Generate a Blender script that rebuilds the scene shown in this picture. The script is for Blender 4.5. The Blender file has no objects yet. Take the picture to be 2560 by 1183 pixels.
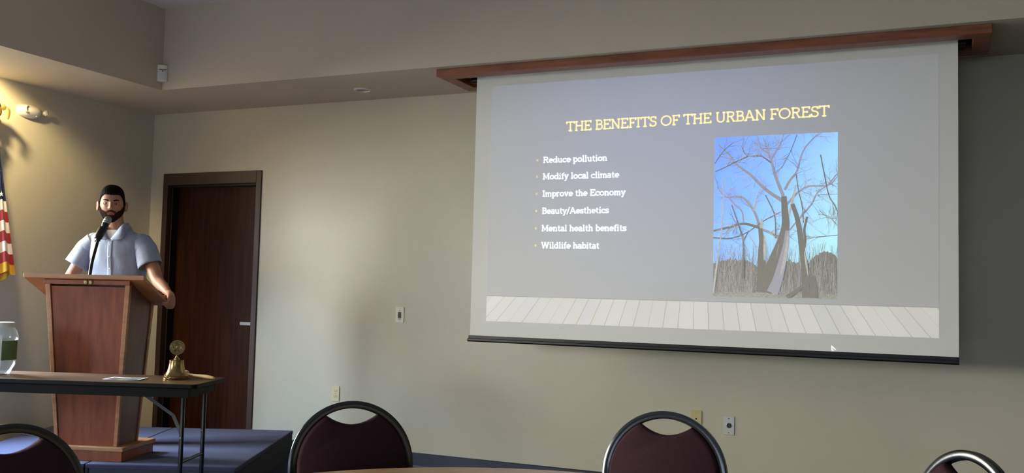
import bpy, bmesh, math, random
from mathutils import Vector, Matrix, noise as mnoise
from mathutils.bvhtree import BVHTree
pi = math.pi
sin, cos = math.sin, math.cos
SC = bpy.context.scene
COL = SC.collection

# ------------------------------------------------------------------ camera, world, lights, exposure
cam_d = bpy.data.cameras.new('camera')
cam_d.sensor_width = 36.0
cam_d.lens = 2401.49 / 2560 * 36.0
cam_d.clip_start = 0.05
cam = bpy.data.objects.new('camera', cam_d)
COL.objects.link(cam)
_r = Vector((0.912181, 0.408999, 0.025404)); _u = Vector((0.001761, -0.065904, 0.997824)); _f = Vector((-0.409784, 0.910152, 0.060837))
cam.matrix_world = Matrix(((_r.x, _u.x, -_f.x, 6.2279), (_r.y, _u.y, -_f.y, -6.2359), (_r.z, _u.z, -_f.z, 1.2761), (0, 0, 0, 1)))
SC.camera = cam
SC.view_settings.view_transform = 'Standard'
SC.view_settings.look = 'None'
SC.view_settings.exposure = 0.14
SC.view_settings.gamma = 1.0
SC.view_settings.use_curve_mapping = False

world = bpy.data.worlds.new('sky')
SC.world = world
world.use_nodes = True
wnt = world.node_tree
wbg = wnt.nodes['Background']
wbg.inputs['Color'].default_value = (0.62, 0.78, 1.0, 1)
wbg.inputs['Strength'].default_value = 2.0


def area(name, loc, aim, sx, sy, power, color, spread=pi):
    d = bpy.data.lights.new(name, 'AREA')
    d.shape = 'RECTANGLE'
    d.size, d.size_y, d.energy, d.color, d.spread = sx, sy, power, color, spread
    o = bpy.data.objects.new(name, d)
    COL.objects.link(o)
    o.location = loc
    o.rotation_euler = (Vector(aim) - Vector(loc)).to_track_quat('-Z', 'Y').to_euler()
    return o


# daylight: the open sky and the sunlit yard outside the windows of the left wall (beyond the left edge of the view)
WIN = [(-2.75, -1.75), (-8.2, -5.6)]      # Y ranges
WZ = {-2.75: 0.75, -8.2: 0.25}         # sill heights
WZ1 = 2.2
area('sky_light', (-3.3, -11, 6.0), (0, -11, 6.0), 26.0, 4.6, 85000, (0.40, 0.63, 1.0))
area('horizon_light', (-3.3, -11, 2.45), (0, -11, 2.45), 26.0, 2.5, 11800, (1.0, 0.97, 0.88))
area('yard_light', (-1.8, -5.0, 0.05), (-1.8, -5.0, 2.0), 13.0, 2.6, 90, (1.0, 0.93, 0.76))
# fill lamp added far behind the camera, just inside the unseen rear window
area('rear_fill_light', (5.5, -11.3, 1.6), (5.5, 0, 1.4), 4.0, 1.9, 10, (1.0, 0.97, 0.93))
# the recessed downlight above the flag
sd = bpy.data.lights.new('downlight', 'SPOT')
sd.energy, sd.color, sd.spot_size, sd.spot_blend, sd.shadow_soft_size = 88, (1.0, 0.76, 0.38), math.radians(142), 0.34, 0.035
so = bpy.data.objects.new('downlight', sd)
COL.objects.link(so)
so.location = (0.42, -1.93, 2.735)
so.rotation_euler = (0, math.radians(35), 0)       # tilted towards the left wall


# ------------------------------------------------------------------ helpers
def lin(c):
    return tuple(((v / 255) / 12.92 if v / 255 <= 0.04045 else (((v / 255) + 0.055) / 1.055) ** 2.4) for v in c)


def rgba(c):
    return (*lin(c), 1.0)


def mat(name, col, rough=0.6, metal=0.0, var=0.0, scale=8.0, stretch=(1, 1, 1), bump=0.0, bscale=None, col2=None,
        spec=0.5, emit=None, estr=1.0, coat=0.0, sheen=0.0):
    m = bpy.data.materials.new(name)
    m.use_nodes = True
    nt = m.node_tree
    b = nt.nodes['Principled BSDF']
    b.inputs['Base Color'].default_value = rgba(col)
    b.inputs['Roughness'].default_value = rough
    b.inputs['Metallic'].default_value = metal
    b.inputs['Specular IOR Level'].default_value = spec
    b.inputs['Coat Weight'].default_value = coat
    b.inputs['Sheen Weight'].default_value = sheen
    if emit is not None:
        b.inputs['Emission Color'].default_value = (*emit, 1)
        b.inputs['Emission Strength'].default_value = estr
    if var > 0 or col2 is not None or bump > 0:
        tc = nt.nodes.new('ShaderNodeTexCoord')
        mp = nt.nodes.new('ShaderNodeMapping')
        mp.inputs['Scale'].default_value = stretch
        nz = nt.nodes.new('ShaderNodeTexNoise')
        nz.inputs['Scale'].default_value = scale
        nz.inputs['Detail'].default_value = 6
        nz.inputs['Roughness'].default_value = 0.6
        nt.links.new(tc.outputs['Object'], mp.inputs['Vector'])
        nt.links.new(mp.outputs['Vector'], nz.inputs['Vector'])
        if var > 0 or col2 is not None:
            rp = nt.nodes.new('ShaderNodeValToRGB')
            l = lin(col)
            if col2 is None:
                rp.color_ramp.elements[0].color = (*[v * (1 - var) for v in l], 1)
                rp.color_ramp.elements[1].color = (*[min(1, v * (1 + var)) for v in l], 1)
            else:
                rp.color_ramp.elements[0].color = (*l, 1)
                rp.color_ramp.elements[1].color = rgba(col2)
            rp.color_ramp.elements[0].position = 0.32
            rp.color_ramp.elements[1].position = 0.68
            nt.links.new(nz.outputs['Fac'], rp.inputs['Fac'])
            nt.links.new(rp.outputs['Color'], b.inputs['Base Color'])
        if bump > 0:
            n2 = nz
            if bscale:
                n2 = nt.nodes.new('ShaderNodeTexNoise')
                n2.inputs['Scale'].default_value = bscale
                n2.inputs['Detail'].default_value = 4
                nt.links.new(mp.outputs['Vector'], n2.inputs['Vector'])
            bp = nt.nodes.new('ShaderNodeBump')
            bp.inputs['Strength'].default_value = bump
            bp.inputs['Distance'].default_value = 0.01
            nt.links.new(n2.outputs['Fac'], bp.inputs['Height'])
            nt.links.new(bp.outputs['Normal'], b.inputs['Normal'])
    return m


class MB:
    """collects shapes in one bmesh"""

    def __init__(s):
        s.bm = bmesh.new()
        s.mi = 0

    def face(s, vs):
        try:
            f = s.bm.faces.new(vs)
            f.material_index = s.mi
            return f
        except ValueError:
            return None

    def poly(s, pts):
        return s.face([s.bm.verts.new(p) for p in pts])

    def hexa(s, p):
        """8 corners: 4 bottom ccw then 4 top ccw"""
        v = [s.bm.verts.new(q) for q in p]
        for q in ((3, 2, 1, 0), (4, 5, 6, 7), (0, 1, 5, 4), (1, 2, 6, 5), (2, 3, 7, 6), (3, 0, 4, 7)):
            s.face([v[k] for k in q])
        return s

    def box(s, x0, x1, y0, y1, z0, z1, M=None):
        p = [(x0, y0, z0), (x1, y0, z0), (x1, y1, z0), (x0, y1, z0), (x0, y0, z1), (x1, y0, z1), (x1, y1, z1), (x0, y1, z1)]
        if M is not None:
            p = [M @ Vector(q) for q in p]
        return s.hexa(p)

    def prism(s, poly, a, b, M=None, cap=True):
        """poly = [(u,v)], extruded along third axis from a to b; M maps (u,v,w)"""
        M = M or Matrix()
        A = [s.bm.verts.new(M @ Vector((u, v, a))) for u, v in poly]
        B = [s.bm.verts.new(M @ Vector((u, v, b))) for u, v in poly]
        n = len(poly)
        for k in range(n):
            s.face([A[k], A[(k + 1) % n], B[(k + 1) % n], B[k]])
        if cap:
            s.face(A[::-1])
            s.face(B)
        return s

    def lathe(s, prof, n=32, M=None, cap=True):
        """prof = [(r,z)] about Z"""
        M = M or Matrix()
        rings = []
        for r, z in prof:
            rings.append([s.bm.verts.new(M @ Vector((r * cos(2 * pi * k / n), r * sin(2 * pi * k / n), z))) for k in range(n)])
        for a, b in zip(rings, rings[1:]):
            for k in range(n):
                s.face([a[k], a[(k + 1) % n], b[(k + 1) % n], b[k]])
        if cap:
            s.face(rings[0][::-1])
            s.face(rings[-1])
        return s

    def loft(s, rings, cap=True, closed=True):
        R = [[s.bm.verts.new(p) for p in r] for r in rings]
        n = len(R[0])
        for a, b in zip(R, R[1:]):
            for k in range(n if closed else n - 1):
                s.face([a[k], a[(k + 1) % n], b[(k + 1) % n], b[k]])
        if cap:
            s.face(R[0][::-1])
            s.face(R[-1])
        return s

    def tube(s, pts, r, n=12, cap=True, section=None, up=None):
        """round tube (or a section [(a,b)] along normal/binormal) swept along pts; r number or list"""
        P = [Vector(p) for p in pts]
        rs = r if isinstance(r, (list, tuple)) else [r] * len(P)
        T = []
        for k in range(len(P)):
            a = P[max(0, k - 1)]
            b = P[min(len(P) - 1, k + 1)]
            T.append((b - a).normalized())
        ref = Vector(up) if up else (Vector((0, 0, 1)) if abs(T[0].z) < 0.9 else Vector((1, 0, 0)))
        N = (ref - T[0] * ref.dot(T[0])).normalized()
        rings = []
        for k in range(len(P)):
            if up:
                N = (Vector(up) - T[k] * Vector(up).dot(T[k])).normalized()
            else:
                N = (N - T[k] * N.dot(T[k])).normalized()
            B = T[k].cross(N)
            if section:
                rings.append([P[k] + N * a + B * b for a, b in section])
            else:
                rings.append([P[k] + (N * cos(2 * pi * j / n) + B * sin(2 * pi * j / n)) * rs[k] for j in range(n)])
        return s.loft(rings, cap)

    def ball(s, c, r, sc=(1, 1, 1), n=16, m=10, M=None):
        M = M or Matrix()
        prof = [(max(1e-4, sin(pi * k / m)), -cos(pi * k / m)) for k in range(m + 1)]
        c = Vector(c)
        rings = []
        for q, z in prof:
            rings.append([M @ (c + Vector((q * cos(2 * pi * k / n) * r * sc[0], q * sin(2 * pi * k / n) * r * sc[1], z * r * sc[2]))) for k in range(n)])
        return s.loft(rings)

    def build(s, name, mats, parent=None, smooth=False, bevel=0.0, seg=2, auto=None, solid=0.0):
        bmesh.ops.recalc_face_normals(s.bm, faces=s.bm.faces)
        me = bpy.data.meshes.new(name)
        s.bm.to_mesh(me)
        s.bm.free()
        return link(name, me, mats, parent, smooth, bevel, seg, auto, solid)


def link(name, me, mats, parent=None, smooth=False, bevel=0.0, seg=2, auto=None, solid=0.0):
    for m in (mats if isinstance(mats, (list, tuple)) else [mats]):
        me.materials.append(m)
    if smooth:
        me.polygons.foreach_set('use_smooth', [True] * len(me.polygons))
    if auto is not None:
        me.polygons.foreach_set('use_smooth', [True] * len(me.polygons))
        me.set_sharp_from_angle(angle=math.radians(auto))
    o = bpy.data.objects.new(name, me)
    COL.objects.link(o)
    if parent:
        o.parent = parent
    if solid:
        md = o.modifiers.new('solid', 'SOLIDIFY')
        md.thickness = solid
        md.offset = 0
    if bevel:
        md = o.modifiers.new('bevel', 'BEVEL')
        md.width = bevel
        md.segments = seg
        md.limit_method = 'ANGLE'
        md.angle_limit = math.radians(40)
    return o


def tag(o, label, cat, group=None):
    o['label'] = label
    o['category'] = cat
    if group:
        o['group'] = group
    return o


def thing(name, label, cat, loc=(0, 0, 0), rz=0.0, group=None):
    o = bpy.data.objects.new(name, None)
    o.empty_display_size = 0.1
    COL.objects.link(o)
    o.location = loc
    o.rotation_euler = (0, 0, rz)
    return tag(o, label, cat, group)


def struct(o, label=None):
    o['kind'] = 'structure'
    if label:
        o['label'] = label
    return o


def evaluated(o):
    dg = bpy.context.evaluated_depsgraph_get()
    return bpy.data.meshes.new_from_object(o.evaluated_get(dg), depsgraph=dg)


def sm(t):
    t = max(0.0, min(1.0, t))
    return t * t * (3 - 2 * t)


def catmull(pts, n=8):
    P = [Vector(p) for p in pts]
    P = [P[0] * 2 - P[1]] + P + [P[-1] * 2 - P[-2]]
    out = []
    for k in range(1, len(P) - 2):
        for j in range(n):
            t = j / n
            a, b, c, d = P[k - 1], P[k], P[k + 1], P[k + 2]
            out.append(0.5 * ((2 * b) + (c - a) * t + (2 * a - 5 * b + 4 * c - d) * t * t + (3 * b - a - 3 * c + d) * t ** 3))
    out.append(P[-2])
    return out


# ------------------------------------------------------------------ materials
M_wall = mat('wall_paint', (200, 194, 173), 0.36, spec=0.6, var=0.035, scale=1.6, bump=0.05, bscale=180)
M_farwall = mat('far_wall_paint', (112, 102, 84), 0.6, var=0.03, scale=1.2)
M_soffit = mat('soffit_paint', (196, 184, 166), 0.6, var=0.03, scale=1.2)
M_ceil = mat('ceiling_tile', (205, 204, 204), 0.9, var=0.05, scale=60, bump=0.2)
M_grid = mat('ceiling_grid', (205, 205, 205), 0.5)
M_carpet = mat('stage_carpet', (70, 67, 88), 0.95, var=0.35, scale=420, bump=0.5, spec=0.1, sheen=0.12)
M_floor = mat('floor_carpet', (56, 58, 72), 0.95, var=0.3, scale=300, bump=0.4, spec=0.1)
M_skirt = mat('stage_skirt', (44, 46, 50), 0.85, var=0.15, scale=30)
M_basebd = mat('vinyl_base', (26, 36, 62), 0.45, var=0.08, scale=6)
M_frame = mat('door_frame_paint', (66, 48, 40), 0.45, var=0.06, scale=10)
M_rebate = mat('door_frame_shaded', (30, 23, 19), 0.5)  # shade inside the door reveal, put into a darker frame colour
M_door = mat('door_veneer', (40, 20, 13), 0.42, scale=3.2, stretch=(9, 9, 0.55), col2=(74, 38, 22), bump=0.05, spec=0.18)
M_steel = mat('brushed_steel', (165, 165, 165), 0.35, metal=1.0)
M_cherry = mat('cherry_panel', (116, 52, 24), 0.42, scale=5, stretch=(5, 5, 0.8), col2=(144, 74, 38), bump=0.03, spec=0.3)
M_oak = mat('lectern_trim', (150, 96, 54), 0.4, scale=7, stretch=(1, 1, 6), col2=(176, 120, 72), bump=0.03)
M_sidepan = mat('lectern_side', (96, 64, 48), 0.38, scale=5, stretch=(5, 5, 0.8), col2=(116, 78, 58), spec=0.4)
M_framewood = mat('screen_case_wood', (112, 62, 40), 0.45, scale=6, stretch=(0.8, 6, 6), col2=(148, 88, 58), bump=0.03)
M_slot = mat('slot_black', (16, 14, 13), 0.8)
M_screen = mat('screen_fabric', (238, 237, 231), 0.85, var=0.012, scale=1.5)
M_black = mat('black_metal', (14, 14, 14), 0.4, spec=0.4)
M_blackpl = mat('black_plastic', (12, 12, 13), 0.38)
M_white = mat('white_plastic', (226, 222, 212), 0.4)
M_ivory = mat('ivory_plastic', (222, 212, 172), 0.35)
M_beige = mat('beige_plate', (202, 186, 132), 0.4)
M_dark = mat('dark_hole', (22, 20, 18), 0.6)
M_grey = mat('grey_print', (110, 108, 104), 0.6)
M_chairmetal = mat('gunmetal', (92, 95, 98), 0.2, metal=1.0, var=0.12, scale=14)
M_chairpad = mat('maroon_fabric', (62, 40, 46), 0.92, var=0.18, scale=260, bump=0.3, spec=0.15)
M_tableround = mat('round_top_laminate', (168, 128, 88), 0.35, scale=7, stretch=(14, 1.2, 1), col2=(205, 168, 124))
M_tabletop = mat('walnut_laminate', (84, 60, 36), 0.36, scale=8, stretch=(1.4, 12, 1), col2=(108, 80, 50), spec=0.4)
M_edge = mat('table_edge_band', (12, 12, 11), 0.5, spec=0.12)
M_apron = mat('table_apron', (13, 12, 10), 0.55, spec=0.1)
M_leg = mat('table_leg_metal', (70, 72, 74), 0.16, metal=0.9)
M_brass = mat('brass', (158, 134, 88), 0.24, metal=1.0, var=0.08, scale=30)
M_oldbrass = mat('tarnished_brass', (128, 112, 74), 0.4, metal=0.8, var=0.25, scale=80)
M_palewood = mat('pale_wood', (206, 172, 112), 0.45, var=0.08, scale=20)
M_gold = mat('gold_metal', (214, 184, 104), 0.3, metal=0.9)
M_goldfr = mat('gold_fringe', (214, 168, 40), 0.7, var=0.2, scale=200)
M_flagred = mat('flag_red', (158, 26, 40), 0.6, var=0.06, scale=12, sheen=0.2)
M_flagwhite = mat('flag_white', (232, 226, 216), 0.6, var=0.03, scale=12, sheen=0.2)
M_flagblue = mat('flag_blue', (30, 40, 78), 0.6, var=0.08, scale=12)
M_skin = mat('skin', (176, 128, 102), 0.5, var=0.04, scale=20, spec=0.4)
M_lip = mat('lip', (168, 98, 90), 0.45)
M_hair = mat('dark_hair', (15, 10, 7), 0.8, var=0.3, scale=70, stretch=(3, 1, 1), bump=0.06, spec=0.1)
M_beard = mat('beard_hair', (44, 30, 24), 0.9, var=0.3, scale=260, spec=0.1)
_nt = M_beard.node_tree
_nz = _nt.nodes.new('ShaderNodeTexNoise'); _nz.inputs['Scale'].default_value = 420
_tc = _nt.nodes.new('ShaderNodeTexCoord'); _nt.links.new(_tc.outputs['Object'], _nz.inputs['Vector'])
_mr = _nt.nodes.new('ShaderNodeMapRange'); _mr.inputs['From Min'].default_value = 0.3; _mr.inputs['From Max'].default_value = 0.7
_mr.inputs['To Min'].default_value = 0.25; _mr.inputs['To Max'].default_value = 0.85
_nt.links.new(_nz.outputs['Fac'], _mr.inputs['Value']); _nt.links.new(_mr.outputs[0], _nt.nodes['Principled BSDF'].inputs['Alpha'])
M_eye = mat('eye_white', (215, 208, 200), 0.25)
M_iris = mat('iris', (40, 26, 18), 0.2)
M_shirt = mat('light_blue_shirt', (152, 165, 188), 0.8, var=0.05, scale=24, stretch=(1, 1, 0.5), bump=0.9, bscale=9, sheen=0.1)
M_tee = mat('white_tee', (236, 232, 226), 0.8)
M_trouser = mat('dark_trousers', (44, 46, 54), 0.85)
M_shoe = mat('brown_shoe', (52, 36, 28), 0.4)
M_paper = mat('paper_white', (236, 232, 230), 0.6)
M_print1 = mat('print_green', (150, 150, 126), 0.6, scale=70, col2=(84, 92, 66))
M_print2 = mat('print_brown', (132, 104, 96), 0.6, scale=60, col2=(70, 54, 52))
M_print3 = mat('print_blue', (92, 104, 92), 0.6, scale=55, col2=(60, 70, 66))
M_green = mat('green_band', (92, 118, 74), 0.55, var=0.1, scale=12)


def clear_mat(name, tint=(0.93, 0.95, 0.96), gloss=0.12, milk=0.0, rough=0.03):
    m = bpy.data.materials.new(name)
    m.use_nodes = True
    nt = m.node_tree
    nt.nodes.clear()
    out = nt.nodes.new('ShaderNodeOutputMaterial')
    tr = nt.nodes.new('ShaderNodeBsdfTransparent')
    tr.inputs['Color'].default_value = (*tint, 1)
    gl = nt.nodes.new('ShaderNodeBsdfGlossy')
    gl.inputs['Roughness'].default_value = rough
    mx = nt.nodes.new('ShaderNodeMixShader')
    lw = nt.nodes.new('ShaderNodeLayerWeight')
    lw.inputs['Blend'].default_value = 0.25
    ad = nt.nodes.new('ShaderNodeMath')
    ad.operation = 'MULTIPLY_ADD'
    ad.inputs[1].default_value = 0.6
    ad.inputs[2].default_value = gloss
    ad.use_clamp = True
    nt.links.new(lw.outputs['Facing'], ad.inputs[0])
    nt.links.new(ad.outputs[0], mx.inputs['Fac'])
    nt.links.new(tr.outputs[0], mx.inputs[1])
    nt.links.new(gl.outputs[0], mx.inputs[2])
    last = mx
    if milk > 0:
        df = nt.nodes.new('ShaderNodeBsdfDiffuse')
        df.inputs['Color'].default_value = (0.85, 0.88, 0.9, 1)
        m2 = nt.nodes.new('ShaderNodeMixShader')
        m2.inputs['Fac'].default_value = milk
        nt.links.new(mx.outputs[0], m2.inputs[1])
        nt.links.new(df.outputs[0], m2.inputs[2])
        last = m2
    nt.links.new(last.outputs[0], out.inputs['Surface'])
    return m


M_pane = clear_mat('window_glass', (0.97, 0.98, 0.98), 0.03)
M_jar = clear_mat('clear_jar_plastic', (0.90, 0.94, 0.95), 0.10, milk=0.28, rough=0.08)


# ------------------------------------------------------------------ room shell
XR, YF = 12.0, -11.5
ZS, ZC = 2.753, 3.373       # soffit underside, ceiling
SB, SL = 0.79, 0.846        # soffit depth at the back wall, at the left wall
D0, D1, DT = 0.145, 1.185, 2.235   # door frame outer edges

b = MB(); b.box(-0.3, XR + 0.3, YF - 0.3, 0.3, -0.12, 0)
struct(b.build('floor', M_floor))
b = MB(); b.box(-0.3, XR + 0.3, YF - 0.3, 0.3, ZC, ZC + 0.1)
ceil = struct(b.build('ceiling', M_ceil))
b = MB()
for k in range(20):
    x = SL + 0.42 + k * 0.61
    if x < XR: b.box(x - 0.012, x + 0.012, YF, -SB, ZC - 0.004, ZC + 0.002)
for k in range(22):
    y = -SB - 0.42 - k * 0.61
    if y > YF: b.box(SL, XR, y - 0.012, y + 0.012, ZC - 0.004, ZC + 0.002)
b.build('ceiling_grid', M_grid, ceil)

# back wall with the door opening
JW = 0.052                 # face width of the steel frame
b = MB()
for x0, x1, z0, z1 in ((-0.3, D0 + 0.02, 0, ZC), (D1 - 0.02, XR + 0.3, 0, ZC), (D0 + 0.02, D1 - 0.02, DT - 0.02, ZC)):
    b.box(x0, x1, 0, 0.2, z0, z1)
struct(b.build('wall_back', M_wall))
# left wall with two windows
b = MB()
ys = [YF - 0.3] + [v for w in sorted(WIN) for v in w] + [0.0]
for k in range(0, len(ys), 2):
    b.box(-0.2, 0, ys[k], ys[k + 1], 0, ZC)
for ya, yb in WIN:
    b.box(-0.2, 0, ya, yb, 0, WZ[ya])
    b.box(-0.2, 0, ya, yb, WZ1, ZC)
struct(b.build('wall_left', M_wall))
for k, (ya, yb) in enumerate(WIN):
    b = MB()
    WZ0 = WZ[ya]
    f = 0.05
    b.box(-0.14, -0.06, ya, yb, WZ0, WZ0 + f); b.box(-0.14, -0.06, ya, yb, WZ1 - f, WZ1)
    b.box(-0.14, -0.06, ya, ya + f, WZ0 + f, WZ1 - f); b.box(-0.14, -0.06, yb - f, yb, WZ0 + f, WZ1 - f)
    ym = (ya + yb) / 2
    b.box(-0.13, -0.07, ym - 0.02, ym + 0.02, WZ0 + f, WZ1 - f)
    w = struct(b.build('window_%d' % (k + 1), M_frame))
    b = MB(); b.box(-0.103, -0.097, ya + f, yb - f, WZ0 + f, WZ1 - f); b.build('pane', M_pane, w)
    b = MB(); b.box(-0.06, 0.04, ya - 0.04, yb + 0.04, WZ0 - 0.03, WZ0); b.build('window_sill', M_white, w)
b = MB(); b.box(XR, XR + 0.2, YF - 0.3, 0, 0, ZC); struct(b.build('wall_right', M_farwall))
# wall behind the camera; its wide window is added for the rear fill
b = MB()
b.box(0, 3.4, YF - 0.2, YF, 0, ZC); b.box(7.6, XR, YF - 0.2, YF, 0, ZC)
b.box(3.4, 7.6, YF - 0.2, YF, 0, 0.6); b.box(3.4, 7.6, YF - 0.2, YF, 2.6, ZC)
struct(b.build('wall_front', M_farwall))
b = MB()
for x in (3.4, 4.8, 6.2, 7.55):
    b.box(x, x + 0.05, YF - 0.14, YF - 0.06, 0.6, 2.6)
b.box(3.45, 7.55, YF - 0.14, YF - 0.06, 0.6, 0.65); b.box(3.45, 7.55, YF - 0.14, YF - 0.06, 2.55, 2.6)
w3 = struct(b.build('window_3', M_frame))
# dropped soffits along the back and the left wall
b = MB(); b.box(SL, XR, -SB, 0, ZS, ZC)
struct(b.build('trim_1', M_soffit), 'dropped soffit along the back wall')
b = MB(); b.box(0, SL, YF, 0, ZS, ZC)
struct(b.build('trim_2', M_soffit), 'dropped soffit along the left wall')
# vinyl base
b = MB(); b.prism([(0, 0), (-0.012, 0), (-0.008, 0.012), (-0.006, 0.098), (-0.002, 0.103), (0, 0.103)], D1, XR, Matrix(((0, 0, 1, 0), (1, 0, 0, 0), (0, 1, 0, 0), (0, 0, 0, 1))))
struct(b.build('baseboard_back', M_basebd))
b = MB(); b.prism([(0, 0), (0.012, 0), (0.008, 0.012), (0.006, 0.098), (0.002, 0.103), (0, 0.103)], YF, -0.013, Matrix(((1, 0, 0, 0), (0, 0, 1, 0), (0, 1, 0, 0), (0, 0, 0, 1))))
struct(b.build('baseboard_left', M_basebd))

# door: steel frame, rebate, veneered leaf, lever
door = bpy.data.objects.new('door_1', None); COL.objects.link(door); struct(door)
b = MB()
b.box(D0, D0 + JW, -0.012, 0.045, 0, DT); b.box(D1 - JW, D1, -0.012, 0.045, 0, DT); b.box(D0 + JW, D1 - JW, -0.012, 0.045, DT - 0.10, DT)
b.box(D0 + JW - 0.012, D0 + JW + 0.004, 0.045, 0.055, 0, DT - 0.1)
b.build('door_frame', M_frame, door, bevel=0.003)
b = MB()
b.box(D0 + 0.02, D0 + JW - 0.012, 0.045, 0.2, 0, DT - 0.1); b.box(D1 - JW + 0.012, D1 - 0.02, 0.045, 0.2, 0, DT - 0.1)
b.box(D0 + 0.02, D1 - 0.02, 0.045, 0.2, DT - 0.112, DT - 0.02)
b.build('door_rebate', M_rebate, door)
b = MB(); b.box(D0 + JW - 0.01, D1 - JW + 0.01, 0.135, 0.18, 0.006, DT - 0.114)
leaf = b.build('door_leaf', M_door, door)
b = MB()
lx = D1 - JW - 0.07
b.lathe([(0.026, 0), (0.026, 0.008), (0.012, 0.012), (0.011, 0.05)], 20, Matrix.Translation((lx, 0.135, 0.985)) @ Matrix.Rotation(pi / 2, 4, 'X'))
b.box(lx - 0.105, lx + 0.012, 0.072, 0.088, 0.972, 1.0)
h = b.build('door_handle', M_steel, door, bevel=0.003); h['label'] = 'brushed steel lever handle'

# ------------------------------------------------------------------ projection screen
YS = -0.5
SX0, SX1 = 3.358, 6.302
ps = thing('projection_screen', 'large pull-down projection screen showing a slide, hung from a wooden case under the soffit', 'projection screen', (4.83, YS, 1.0))
def at_screen(o):
    o.location = (-4.83, -YS, -1.0)
    return o
b = MB()
z0, z1 = 2.703, ZS
b.box(3.172, 6.462, -0.735, -0.63, z0, z1); b.box(3.172, 6.462, -0.345, -0.255, z0, z1)
b.box(3.172, 3.262, -0.63, -0.345, z0, z1); b.box(6.372, 6.462, -0.63, -0.345, z0, z1)
at_screen(b.build('screen_case', M_framewood, ps, bevel=0.004))
b = MB()
b.box(3.262, 6.372, -0.63, -0.345, z1 - 0.006, z1 - 0.001)
at_screen(b.build('case_slot', M_slot, ps))
b = MB()
b.tube([(SX0 - 0.05, YS + 0.025, z1 - 0.03), (SX1 + 0.04, YS + 0.025, z1 - 0.03)], 0.021, 16)
at_screen(b.build('roller', M_black, ps, smooth=False, auto=40))
b = MB(); b.box(SX0, SX1, YS, YS + 0.0015, 0.99, z1 - 0.007)
fab = at_screen(b.build('screen_fabric', M_screen, ps))
b = MB()
prof = [(-0.010, 1.003), (0.012, 1.003), (0.014, 0.985), (0.017, 0.982), (0.018, 0.970), (0.012, 0.962), (-0.012, 0.962), (-0.018, 0.970), (-0.017, 0.982), (-0.012, 0.985)]
Mx = Matrix(((0, 0, 1, 0), (1, 0, 0, YS), (0, 1, 0, 0), (0, 0, 0, 1)))
b.prism(prof, SX0 - 0.006, SX1 + 0.002, Mx)
at_screen(b.build('bottom_bar', M_black, ps, auto=40))
b = MB()
b.tube([(SX0 - 0.016, YS, 0.972), (SX0 - 0.005, YS, 0.972)], 0.010, 12)
at_screen(b.build('bar_cap', M_blackpl, ps, auto=40))

# the slide: everything in world X,Z on the screen plane
def emis(name, lit, k=1.0, diff=(238, 237, 231)):
    """projected light: white fabric that also gives off the projected colour"""
    return mat(name, diff, 0.85, emit=tuple(v * k for v in lit))
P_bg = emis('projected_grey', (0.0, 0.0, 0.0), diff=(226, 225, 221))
_nt = P_bg.node_tree          # projector hotspot painted into the slide's emission as a soft blue glow
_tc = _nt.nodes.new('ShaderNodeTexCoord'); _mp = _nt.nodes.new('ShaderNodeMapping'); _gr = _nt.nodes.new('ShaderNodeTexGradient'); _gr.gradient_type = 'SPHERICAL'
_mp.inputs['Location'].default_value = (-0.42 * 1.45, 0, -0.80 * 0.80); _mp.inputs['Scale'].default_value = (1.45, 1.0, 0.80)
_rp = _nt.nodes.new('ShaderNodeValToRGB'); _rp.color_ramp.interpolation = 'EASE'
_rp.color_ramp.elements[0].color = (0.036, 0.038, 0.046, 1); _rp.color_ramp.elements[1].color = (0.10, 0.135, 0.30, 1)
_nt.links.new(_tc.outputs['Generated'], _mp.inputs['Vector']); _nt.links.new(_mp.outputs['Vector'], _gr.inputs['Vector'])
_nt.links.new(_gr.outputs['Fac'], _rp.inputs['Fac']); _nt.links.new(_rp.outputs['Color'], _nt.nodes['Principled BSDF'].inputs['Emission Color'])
P_title = emis('projected_gold', (0.72, 0.58, 0.24), diff=(250, 232, 186))
P_text = emis('projected_white', (0.70, 0.80, 0.84), diff=(254, 254, 254))
P_dot = emis('projected_dot', (0.40, 0.30, 0.14), diff=(250, 236, 200))
P_pl = [emis('projected_plank', c) for c in ((0.19, 0.175, 0.17), (0.165, 0.157, 0.157), (0.215, 0.205, 0.19), (0.18, 0.172, 0.185), (0.195, 0.18, 0.16))]
P_seam = emis('projected_seam', (0.06, 0.055, 0.06), diff=(205, 203, 204))

LX0, LX1, LZ0, LZ1, LH = 3.473, 6.205, 1.101, 2.668, 1.266
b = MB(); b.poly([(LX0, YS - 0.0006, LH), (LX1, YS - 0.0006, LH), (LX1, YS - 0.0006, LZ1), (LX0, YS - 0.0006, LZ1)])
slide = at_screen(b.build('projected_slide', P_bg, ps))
def on_slide(mb, name, mats):
    return mb.build(name, mats, slide)

# planks: seams run to one vanishing point
b = MB()
xs_t = [4.69 + 0.0836 * k for k in range(-19, 22)]
xs_b = [4.667 + 0.0935 * k for k in range(-19, 22)]
def xat(k, t):   # t 0 bottom 1 top
    return xs_b[k] + (xs_t[k] - xs_b[k]) * t
def clip(poly, lo, hi):
    for s, lim in ((1, lo), (-1, -hi)):
        out = []
        for i in range(len(poly)):
            p, q = poly[i], poly[(i + 1) % len(poly)]
            ip, iq = s * p[0] >= lim, s * q[0] >= lim
            if ip: out.append(p)
            if ip != iq:
                t = (lim / s - p[0]) / (q[0] - p[0])
                out.append((lim / s, p[1] + (q[1] - p[1]) * t))
        poly = out
        if len(poly) < 3: return []
    return poly
random.seed(4)
for k in range(40):
    pg = clip([(xat(k, 0), LZ0), (xat(k + 1, 0), LZ0), (xat(k + 1, 1), LH), (xat(k, 1), LH)], LX0, LX1)
    if pg:
        b.mi = random.randrange(5)
        b.poly([(x, YS - 0.0006, z) for x, z in pg])
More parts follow.
